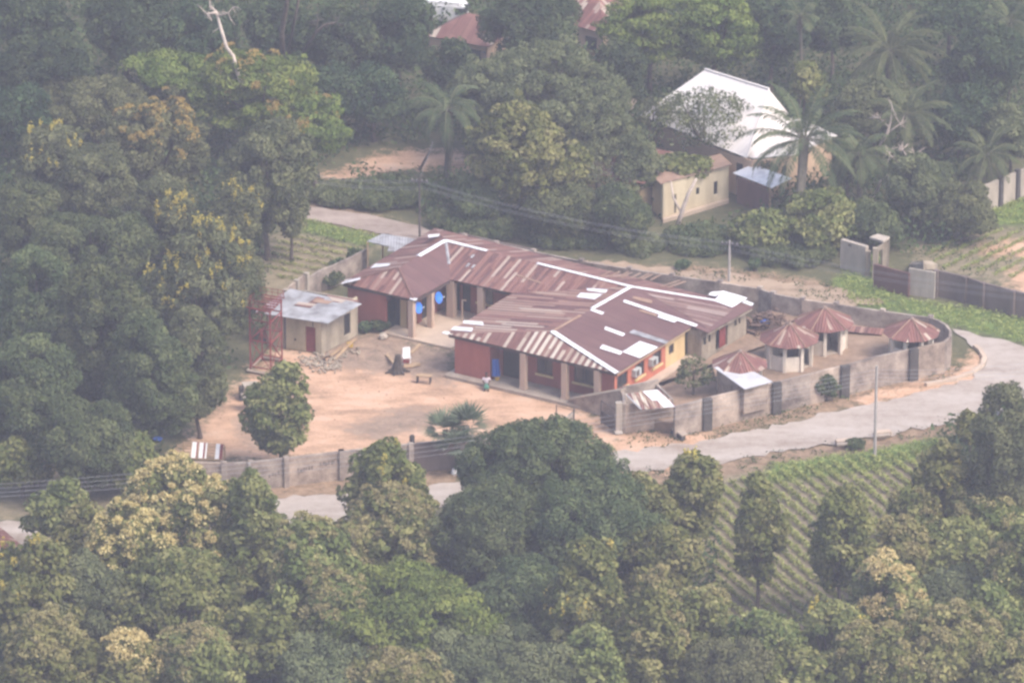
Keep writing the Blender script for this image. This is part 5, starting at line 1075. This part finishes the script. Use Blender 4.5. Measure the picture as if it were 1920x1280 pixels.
tree('teakt', 370, 1240, 170, 150, 3, 'tree with pale tan tips at the bottom edge, right of the low blossoming tree')
tree('teakt', 585, 1110, 170, 260, 2.5, 'upright tree with tan tips left of the yellow-green canopy')
tree('grey', 555, 1058, 150, 120, 2.0, 'low bushy tree just below the near road left of centre')
tree('teak', 500, 1190, 150, 170, 2.5, 'green tree at the bottom between tan-tipped trees')
tree('grey', 610, 1250, 180, 120, 3, 'grey-green tree at the bottom edge left of centre')
# --- foreground centre
tree('teaky', 713, 900, 165, 180, 3.4, 'yellow-tipped tree rising in front of the yard wall')
tree('teakt', 745, 1010, 210, 190, 2.0, 'broad tree right under the yellow-tipped tree by the wall')
tree('teakt', 660, 1055, 90, 150, 2.0, 'narrow tree left of the broad tree in the road gap')
tree('mango', 1015, 905, 262, 226, 2.6, 'big round dark tree covering the road in front of the gate')
tree('mango', 925, 1010, 190, 200, 1.6, 'round bluish-green lobe-shaped tree at the lower left of the big round tree')
tree('mango', 1110, 990, 210, 230, 2.0, 'dark round tree adjoining the big round tree on its lower right')
tree('teaky', 1300, 935, 115, 175, 3.6, 'slender yellow-green tree poking up against the pale road')
tree('teak', 1215, 960, 130, 170, 3, 'green tree between the dark round trees and the slender yellow-green one')
tree('teak', 1230, 1060, 170, 190, 2, 'leafy tree below the slender yellow-green tree')
tree('light', 765, 1150, 300, 190, 3.5, 'wide yellow-green canopy at bottom centre left')
tree('teakt', 640, 1165, 160, 170, 3.2, 'light-crowned tree joining the wide yellow-green canopy on its left')
tree('mango', 960, 1130, 180, 150, 1.0, 'dark shadowed tree in the hollow below the big round tree')
tree('teaky', 1095, 1140, 170, 220, 2.6, 'green tree with a few bright yellow tips at bottom centre')
tree('teakt', 1220, 1200, 150, 210, 2.6, 'tree with dull tan blossom at bottom right of centre')
tree('teak', 1120, 1250, 160, 140, 3, 'leafy tree at the bottom edge under the yellow-tipped one')
tree('grey', 880, 1230, 260, 140, 3, 'dark wide tree at the bottom edge in the centre')
tree('teakt', 760, 1270, 180, 110, 3.5, 'tree with faint orange-tan heads at the bottom edge left of centre')
tree('grey', 1010, 1260, 150, 130, 3, 'grey-green tree at the bottom edge right of the dark wide one')
# --- foreground right
tree('teak', 1422, 1000, 96, 205, 3.2, 'slim leafy tree standing in the crop rows, left of a pair')
tree('teak', 1572, 1020, 120, 215, 3.4, 'slim leafy tree with visible trunk in the crop rows, right of a pair')
tree('teakt', 1715, 975, 120, 120, 3, 'tree with pale tips at the upper right end of the crop rows')
tree('teakf', 1672, 1120, 165, 150, 4, 'cream-topped tree below the crop rows on the right')
tree('teakt', 1700, 1045, 130, 150, 3, 'tan-blossomed tree just above the cream-topped one on the right')
tree('teaky', 1775, 900, 130, 140, 3.0, 'leafy tree at the right end of the field below the road')
tree('teak', 1822, 800, 62, 75, 1.2, 'small young tree on the near road verge at far right')
tree('grey', 1890, 855, 140, 250, 3, 'tall dark tree at the right edge below the road bend')
tree('teakt', 1850, 960, 170, 150, 3, 'spreading tree below the tall dark tree at the right edge')
tree('teak', 1790, 1040, 200, 130, 3.5, 'horizontal leafy canopy over bare soil on the right')
tree('grey', 1770, 1120, 150, 120, 2.5, 'grey-green tree right of the cream-topped tree')
tree('teakt', 1905, 1070, 110, 220, 2.8, 'tree at the right edge with dull blossom midway down')
tree('teak', 1860, 1160, 120, 130, 2.5, 'green tree in the lower right under bare purple soil')
tree('teakt', 1775, 1215, 230, 170, 3, 'blossom-speckled tree near the bottom right corner')
tree('teakt', 1640, 1240, 160, 130, 4, 'round tan-headed tree at the bottom edge on the right')
tree('teaky', 1560, 1205, 160, 150, 2.4, 'leafy tree with yellow specks below the crop rows')
tree('teak', 1430, 1215, 170, 140, 2.2, 'leafy tree at the bottom beneath the slim pair')
tree('teakt', 1310, 1165, 130, 170, 2.2, 'tree at the lower left corner of the crop rows')
tree('grey', 1350, 1255, 170, 130, 3, 'dull green tree at the bottom edge right of the tan-blossom tree')
tree('teak', 1500, 1260, 170, 110, 3, 'leafy tree at the bottom edge in the right third')
tree('teakt', 1890, 1255, 150, 130, 3, 'tree in the bottom right corner')
# --- yard trees
tree('teak', 528, 776, 142, 185, .7, 'lone leafy young tree inside the yard in front of the concrete tank')
tree('airy', 1300, 700, 80, 70, 1.0, 'sparse small tree beside the terracotta side wall', bark=m_bark)
fan_palm(855, 800, 2.4, (860, 862), 'bushy twin-headed fan palm rising over the yard wall', [(834, 808, 2.8, 1.6), (876, 800, 3.2, 1.65), (856, 836, 1.9, 1.5)])
# --- left mass
tree('mango', 275, 715, 165, 240, 2.5, 'dark tree with a shaded trunk at the left border of the yard')
tree('grey', 372, 690, 135, 225, 1.8, 'drooping tree overhanging the yard left of the red tower')
tree('cassia', 375, 540, 220, 250, 3.0, 'tree full of yellow flower spikes left of the ploughed patch')
tree('cassia', 440, 430, 110, 160, 4.5, 'tall tree with bright yellow spikes on the right of the flowering group')
tree('cassia', 335, 425, 90, 130, 5, 'smaller crown with yellow spikes between two grey-green trees')
tree('grey', 455, 535, 90, 150, 1.0, 'sparsely flowering tree edging the ploughed patch')
tree('mango', 70, 590, 170, 230, 3, 'dense round tree at the left edge halfway down')
tree('mango', 190, 640, 190, 270, 2.5, 'tall dense tree in the middle of the left thicket')
tree('mango', 60, 760, 180, 230, 2.4, 'domed dark tree at the left edge above the earth bank')
tree('mango', 160, 830, 180, 170, 2, 'dense tree above the bare earth bank at lower left of the thicket')
tree('teak', 240, 860, 130, 110, 1.2, 'leafy low tree beside the earth bank, just left of the yard wall end')
tree('teak', 40, 865, 130, 110, 1.2, 'leafy low tree with yellow-green tips at the left edge above the bank')
tree('mango', 170, 470, 220, 160, 4, 'grey-green domed tree above the tall dense tree in the left thicket')
tree('mango', 45, 410, 130, 140, 5, 'smooth rounded dome tree at the left edge')
tree('grey', 300, 400, 150, 140, 4, 'bushy tree between the round dome and the yellow-spiked crown')
tree('grey', 500, 330, 175, 240, 3.5, 'large grey-green tree at the edge of the back road on the left')
tree('grey', 545, 380, 80, 170, 2, 'drooping outer tree where the left thicket meets the back road')
tree('cassiao', 290, 270, 210, 190, 4.5, 'brownish tree with orange-yellow sprays in the upper left')
tree('cassia', 110, 290, 170, 170, 5, 'tree with yellow flower sprays near the left edge, upper part')
tree('grey', 175, 350, 170, 150, 4, 'grey tree under the yellow-sprayed tree at left')
tree('grey', 180, 190, 230, 120, 5.5, 'grey domed tree high on the left')
tree('lighto', 480, 170, 250, 170, 6, 'bright green layered tree below the bleached dead trunk')
tree('lighto', 590, 235, 130, 130, 6, 'bright green crown with orange tipped ends reaching right toward the clearing')
tree('light', 330, 130, 190, 90, 7, 'green layered crown left of the bleached dead trunk')
tree('deep', 90, 130, 220, 150, 6, 'dark tree in the upper left under the top edge')
tree('deep', 40, 215, 130, 130, 5, 'dark tree against the left edge above the yellow-sprayed tree')
tree('deep', 60, 30, 190, 140, 7, 'dark tree filling the top left corner')
tree('deep', 240, 50, 200, 150, 7, 'dark bluish tree at the top edge left of the dead trunk')
tree('deep', 370, 60, 170, 130, 7, 'shadowy tree behind the bleached dead trunk')
tree('deep', 520, 50, 160, 150, 7, 'dark tree behind the grey bare trunks at the top')
tree('deep', 640, 70, 170, 160, 6, 'dark tree at the top left of the bare trunks and far houses')
tree('deep', 745, 60, 150, 170, 6, 'dark tree at the top just left of the far red roof')
tree('deep', 610, 170, 150, 120, 4, 'dark crown between the bright green tree and the clearing')
tree('deep', 700, 180, 150, 120, 3, 'dark tree above the orange clearing')
bare_tree((445, 160), [[(452, 160, 7, .16), (437, 105, 8.5, .15), (425, 90, 9.2, .14), (413, 50, 10.5, .13), (405, 22, 11.5, .1), (393, 12, 12, .06)], [(405, 24, 11.5, .1), (388, 26, 11.6, .05)], [(408, 30, 11.3, .07), (428, 25, 11.5, .04), (436, 14, 12, .02)]], 'bleached white dead tree trunk near the top left', m_bark_pale)
bare_tree((530, 130), [[(530, 120, 5, .24), (528, 60, 8, .2), (537, 10, 10.5, .18), (540, -30, 12.5, .15)], [(540, 100, 5, .13), (552, 40, 8.5, .11), (562, -10, 11, .09)]], 'grey twin bare trunks rising at the top left of centre', m_bark, seed=3)
bare_tree((570, 130), [[(568, 100, 5, .14), (590, 65, 7, .13), (608, 47, 7.8, .1), (630, 42, 8.1, .06)], [(590, 65, 7, .08), (596, 40, 8.2, .04)]], 'crooked pale brown bare branch tree right of the twin grey trunks', m_bark, seed=4)
# --- centre background
tree('deep', 845, 130, 110, 120, 6, 'dark tree in front of the far tan gable')
tree('deep', 1000, 50, 210, 140, 7, 'dark spreading tree between the two far red roofs')
tree('light', 1220, 60, 190, 160, 6, 'yellow-green tree at the top right of the faded red roof')
tree('light', 1340, 60, 170, 190, 5, 'sunlit green tree directly behind the white-roofed house')
tree('deep', 1160, 135, 130, 120, 5, 'dark tree between the grey far roof and the yellow-green tree')
tree('grey', 1010, 180, 330, 210, 5, 'huge feathery grey-green tree in the centre background')
tree('teak', 985, 290, 230, 200, 3, 'leafy tree beneath the huge feathery tree behind the track', group=None)
tree('grey', 1118, 240, 180, 160, 4, 'feathery tree left of the white roof', q=.8)
tree('airy', 1120, 330, 180, 120, 3, 'thin-leaved tree in front of the half hidden reddish roof')
tree('airy', 1320, 228, 205, 135, 5, 'airy small-leaved tree in front of the bright white roof')
tree('airy', 1225, 215, 90, 80, 5, 'sparse crown breaking the left end of the white roof')
tree('airy', 1430, 320, 70, 50, 2.5, 'wispy little crown over the white porch roof')
tree('grey', 1195, 300, 100, 120, 3.5, 'grey-green tree left of the cream outbuilding')
tree('teak', 1280, 312, 110, 40, 6.0, 'flat crown hanging over the cream outbuilding')
tree('mango', 900, 370, 130, 100, .6, 'bushy dark tree behind the track right of the tall palm trunk')
tree('mango', 1050, 395, 160, 110, .6, 'dark bushy tree low behind the track in the centre')
tree('mango', 1160, 400, 120, 120, .6, 'bushy tree left of the cream outbuilding plinth')
tree('grey', 1200, 458, 100, 34, .2, 'low scrub clump beside the back track right of centre', name='shrub', cat='shrub')
tree('deep', 1450, 60, 150, 160, 6, 'dark tree right behind the white roof ridge')
tree('deep', 1560, 50, 130, 120, 6, 'dark tree at the top between sunlit tree and big palm')
tree('teak', 1510, 150, 80, 90, 7, 'small bright crown poking above the oil palm beside the white roof')
tree('grey', 1640, 190, 170, 120, 5, 'grey-green tree behind the oil palms on the right')
tree('deep', 1840, 130, 190, 170, 4, 'dense dark green tree near the right edge, upper part')
tree('deep', 1800, 220, 140, 130, 3, 'dark hollow-looking tree below the dense one at upper right')
tree('deep', 1780, 30, 150, 90, 7, 'dark tree at the top right behind the big palm')
tree('deep', 1900, 60, 120, 100, 6, 'dark tree in the top right corner')
tree('airy', 1590, 300, 60, 110, 2, 'slim tree in front of the peach wall at its right end')
tree('grey', 1895, 250, 110, 120, 3, 'leafy tree above the far right block wall')
tree('grey', 1720, 350, 150, 140, 1.5, 'bushy tree behind the ruined gateway')
tree('grey', 1810, 390, 120, 110, 1, 'scrubby tree left of the far right block wall')
tree('mango', 1640, 420, 120, 90, .6, 'dark bush directly behind the pale gate block', name='shrub', cat='shrub')
tree('teak', 1545, 408, 165, 115, .5, 'broad leafy bush below the oil palm trunk', name='shrub', cat='shrub')
tree('teak', 1428, 432, 125, 84, .3, 'leafy bush in front of the porch and cream outbuilding end', name='shrub', cat='shrub')
tree('mango', 1480, 460, 190, 60, .2, 'dark hedge-like bush along the track below the palm', name='shrub', cat='shrub')
tree('mango', 1310, 452, 150, 42, .2, 'dark bush along the track below the cream outbuilding', name='shrub', cat='shrub')
tree('mango', 1060, 432, 190, 56, .1, 'low dark bush on the far side of the track in the centre', name='shrub', cat='shrub')
tree('mango', 900, 415, 170, 70, .1, 'low dark hedge on the far side of the track behind the dark pole', name='shrub', cat='shrub')
tree('mango', 720, 365, 170, 70, .1, 'rounded hedge between the orange clearing and the back road', name='shrub', cat='shrub')
tree('grey', 640, 365, 120, 50, .1, 'pale low hedge at the left end of the clearing hedge', name='shrub', cat='shrub')
palm(1508, 262, 6.0, 5.1, 'oil palm with arching fronds in front of the right end of the white roof', base=(1492, 466), seed=2, n=34, trunk_r=.36, lift=(-.4, 1.5), lf=.66)
palm(1668, 95, 6.5, 4.8, 'big spreading grey-green oil palm at the upper right', seed=3, n=34, trunk_r=.25)
palm(1700, 215, 5.5, 3.6, 'yellowish oil palm below the big spreading palm', seed=5, n=26)
palm(1610, 290, 4.6, 3.2, 'drooping dull palm right of the peach wall', seed=6, n=26, droop=1.5)
palm(1895, 40, 7, 2.8, 'tall thin palm cut by the top right corner', seed=7, n=22, trunk_r=.14, name='coconut_palm')
palm(1850, 290, 3.5, 3.0, 'low palm left of the far right block wall', seed=8, n=24)
palm(838, 205, 6.2, 3.7, 'tall coconut palm with drooping fronds behind the dark pole', base=(838, 345), seed=9, n=26, droop=1.6, trunk_r=.3, name='coconut_palm')
palm(1500, 30, 9, 1.6, 'very slender palm at the top edge behind the white roof', seed=10, n=14, trunk_r=.12, name='coconut_palm')
bare_tree((1665, 400), [[(1640, 370, .5, .15), (1652, 340, 2, .13), (1690, 310, 3.2, .1), (1715, 290, 4, .07)], [(1690, 310, 3.2, .08), (1668, 290, 4, .05), (1660, 272, 4.8, .03)], [(1705, 300, 3.6, .05), (1692, 280, 4.4, .03)]], 'bare pinkish forked shrub tree below the yellowish palm', m_bark_pale, seed=6)
bare_tree((1660, 300), [[(1650, 275, 3.5, .14), (1664, 250, 4.6, .12), (1670, 225, 5.6, .09), (1673, 203, 6.6, .05)], [(1664, 250, 4.6, .07), (1688, 232, 5.4, .04)], [(1668, 240, 5, .06), (1650, 222, 5.8, .03)]], 'bleached forked dead branch in front of the yellowish palm', m_bark_pale, seed=7)
bare_tree((1268, 440), [[(1268, 430, 0, .2), (1278, 400, 1.2, .17), (1290, 365, 2.6, .14), (1306, 335, 3.8, .1)], [(1278, 400, 1.2, .1), (1262, 370, 2.3, .08), (1258, 340, 3.4, .05)]], 'slanting pale double trunk in front of the cream outbuilding', m_bark_pale, twigs=False)
bare_tree((683, 325), [[(787, 318, 0, .11), (797, 300, 1, .1), (806, 284, 2, .08)], ], 'thin dark leaning stem at the orange clearing', m_bark, twigs=False, name='sapling')
# shrubs in and around the compound
for (x, y, w, h, lb) in ((640, 500, 55, 40, 'leafy green shrub left of the lean-to roof'), (618, 520, 60, 40, 'dark green shrub between outhouse roof and long rusty roof'), (665, 480, 40, 36, 'yellowish green shrub nearest the pale lean-to roof'),
    (712, 608, 46, 26, 'low green bush at the foot of the red left wing wall'), (683, 612, 34, 22, 'small dark bush between the outhouse and the red wall'), (1548, 722, 52, 56, 'green shrub growing against the road wall'),
    (1603, 832, 46, 20, 'dark low bush on the near road edge'), (1275, 722, 38, 24, 'dry thin bush under the sparse small tree'), (1415, 495, 26, 22, 'tiny pale green bush on the verge by the back wall'), (1280, 495, 30, 20, 'tiny bush on top of the back wall line'),
    (1900, 760, 60, 50, 'dark bush on the near road verge at the right edge')):
    tree('shrub', x, y, w, h, .05, lb, cat='shrub')

# undergrowth, grass tufts and crops: uncountable
def scatter(name, label, polys, dens, size, mat, hgt=.3, seed=1, clump=6, spread=.35, excl=(), noise=0):
    rng = np.random.default_rng(seed); out = []
    for pl in polys:
        w = poly_px(pl); x0, y0 = w.min(0); x1, y1 = w.max(0); n = int((x1 - x0) * (y1 - y0) * dens); p = np.stack([rng.uniform(x0, x1, n), rng.uniform(y0, y1, n)], 1)
        ok = sdist(p[:, 0], p[:, 1], w) > 0
        for e in excl: ok &= sdist(p[:, 0], p[:, 1], poly_px(e)) < -1.2
        if noise: ok &= lumps(p[:, 0], p[:, 1], noise, 6, seed + 9) > -.1
        out.append(p[ok])
    p = np.concatenate(out); k = len(p); c = np.repeat(p, clump, 0); m = len(c); hs = np.repeat(rng.uniform(.4, 1.2, k), clump) * hgt
    pos = np.stack([c[:, 0] + rng.normal(size=m) * spread, c[:, 1] + rng.normal(size=m) * spread, rng.uniform(.05, 1, m) * hs], 1)
    v = leaf_quads(pos, unit(rng.normal(size=(m, 3)) * .7 + np.array([0, 0, .6])), size, .5, rng); NLEAF[0] += m
    o = leaf_mesh(name, v, np.clip(np.repeat(rng.random(k), clump) * .6 + rng.random(m) * .4, 0, 1), mat, None); tag(o, label, name.replace('_', ' '), kind='stuff'); return o
WOODS = [[(-60, -40), (1980, -40), (1980, 300), (1830, 380), (1780, 470), (1560, 470), (1240, 470), (880, 425), (700, 380), (600, 335), (560, 380), (500, 420), (480, 560), (420, 700), (330, 800), (300, 880), (-60, 880)],
         [(-60, 1075), (500, 1030), (700, 1030), (860, 1000), (1160, 950), (1330, 945), (1330, 1180), (1500, 1200), (1650, 1120), (1760, 950), (1760, 830), (1980, 780), (1980, 1420), (-60, 1420)]]
scatter('undergrowth', 'tangled green undergrowth beneath the trees', WOODS, 1.1, .2, m_leaf['bush'], 1.9, 3, 22, .6, excl=[[(1215, 405), (1370, 345), (1420, 385), (1380, 420), (1230, 460)], [(480, 365), (560, 380), (690, 396), (800, 424), (900, 448), (1000, 470), (1000, 505), (860, 470), (690, 436), (560, 412), (480, 400)], DIRT[1], [(600, 330), (700, 280), (880, 280), (880, 335), (640, 345)], SOIL[4], [(1840, 340), (1980, 290), (1980, 420), (1840, 400)]], noise=0)
scatter('grass', 'bright green grass on the verges', GRASS, 14, .09, m_leaf['crop'], .25, 5, 5, .15)
scatter('weeds', 'dry low weeds along the track verges and walls', [TAN[0], TAN[1], TAN[2], SOIL[1], SOIL[2]], 2.2, .09, m_leaf['bush'], .2, 7, 6, .2, noise=.5)
scatter('litter', 'small scraps of litter and leaves on the orange yard', [YARD], .5, .05, m_scrap, .03, 11, 2, .3)
scatter('weeds', 'low weeds on the verge at the foot of the road wall', [[(1180, 830), (1330, 795), (1480, 765), (1720, 700), (1480, 790), (1330, 825)]], 3, .08, m_leaf['bush'], .2, 8, 6, .2)
def crop_rows(label, poly, px_dir, spacing, size, hgt, seed):
    rng = np.random.default_rng(seed); w = poly_px(poly); a, b = P(*px_dir[0])[:2], P(*px_dir[1])[:2]; d = (b - a) / np.linalg.norm(b - a); n = np.array([-d[1], d[0]])
    s, r_ = w @ d, w @ n; rows = np.arange(r_.min(), r_.max(), spacing); out = []
    for k in rows:
        t_ = np.arange(s.min(), s.max(), .13); j = rng.normal(size=len(t_)) * .04 + .12 * np.sin(t_ * .25); p = t_[:, None] * d + (k + j)[:, None] * n; keep = (rng.random(len(t_)) > .12) & (sdist(p[:, 0], p[:, 1], w) > 0); out.append(p[keep])
    p = np.concatenate(out); k = len(p); c = np.repeat(p, 9, 0); m = len(c)
    pos = np.stack([c[:, 0] + rng.normal(size=m) * .1, c[:, 1] + rng.normal(size=m) * .1, rng.uniform(.05, 1, m) * hgt], 1); NLEAF[0] += m
    o = leaf_mesh('crop_rows', leaf_quads(pos, unit(rng.normal(size=(m, 3)) * .6 + np.array([0, 0, .7])), size, .5, rng), np.clip(np.repeat(rng.random(k), 9) * .6 + rng.random(m) * .4, 0, 1), m_leaf['crop'], None); tag(o, label, 'crops', kind='stuff')
crop_rows('diagonal rows of young green crops in the field below the road', [(1330, 915), (1440, 885), (1650, 855), (1760, 840), (1790, 960), (1650, 1120), (1480, 1190), (1330, 1150)], ((1507, 872), (1571, 922)), .95, .11, .34, 2)
crop_rows('faint rows of low plants in the field at far right', [(1720, 470), (1830, 430), (1960, 430), (1960, 530), (1760, 500)], ((1740, 500), (1860, 440)), 1.2, .08, .2, 3)
crop_rows('faint rows of low plants in the ploughed patch left of the lean-to', [(490, 500), (530, 440), (600, 448), (680, 468), (620, 510), (560, 540)], ((560, 460), (660, 480)), 1.2, .08, .18, 4)
print('leaves', NLEAF[0])

# ------------------------------------------------------------------ haze
hz = MB().box((-260, -470, -1.5), (520, 0, 0), (0, 760, 0), (0, 0, 176)); hm = bpy.data.materials.new('haze_air'); hm.use_nodes = True; nt = hm.node_tree; nt.nodes.remove(nt.nodes['Principled BSDF'])
vol = nt.nodes.new('ShaderNodeVolumePrincipled'); vol.inputs['Density'].default_value = HAZE; vol.inputs['Color'].default_value = (.83, .825, 1, 1); vol.inputs['Anisotropy'].default_value = .2
nt.links.new(vol.outputs[0], nt.nodes['Material Output'].inputs['Volume']); ho_ = hz.build('haze', hm, None); tag(ho_, kind='stuff')
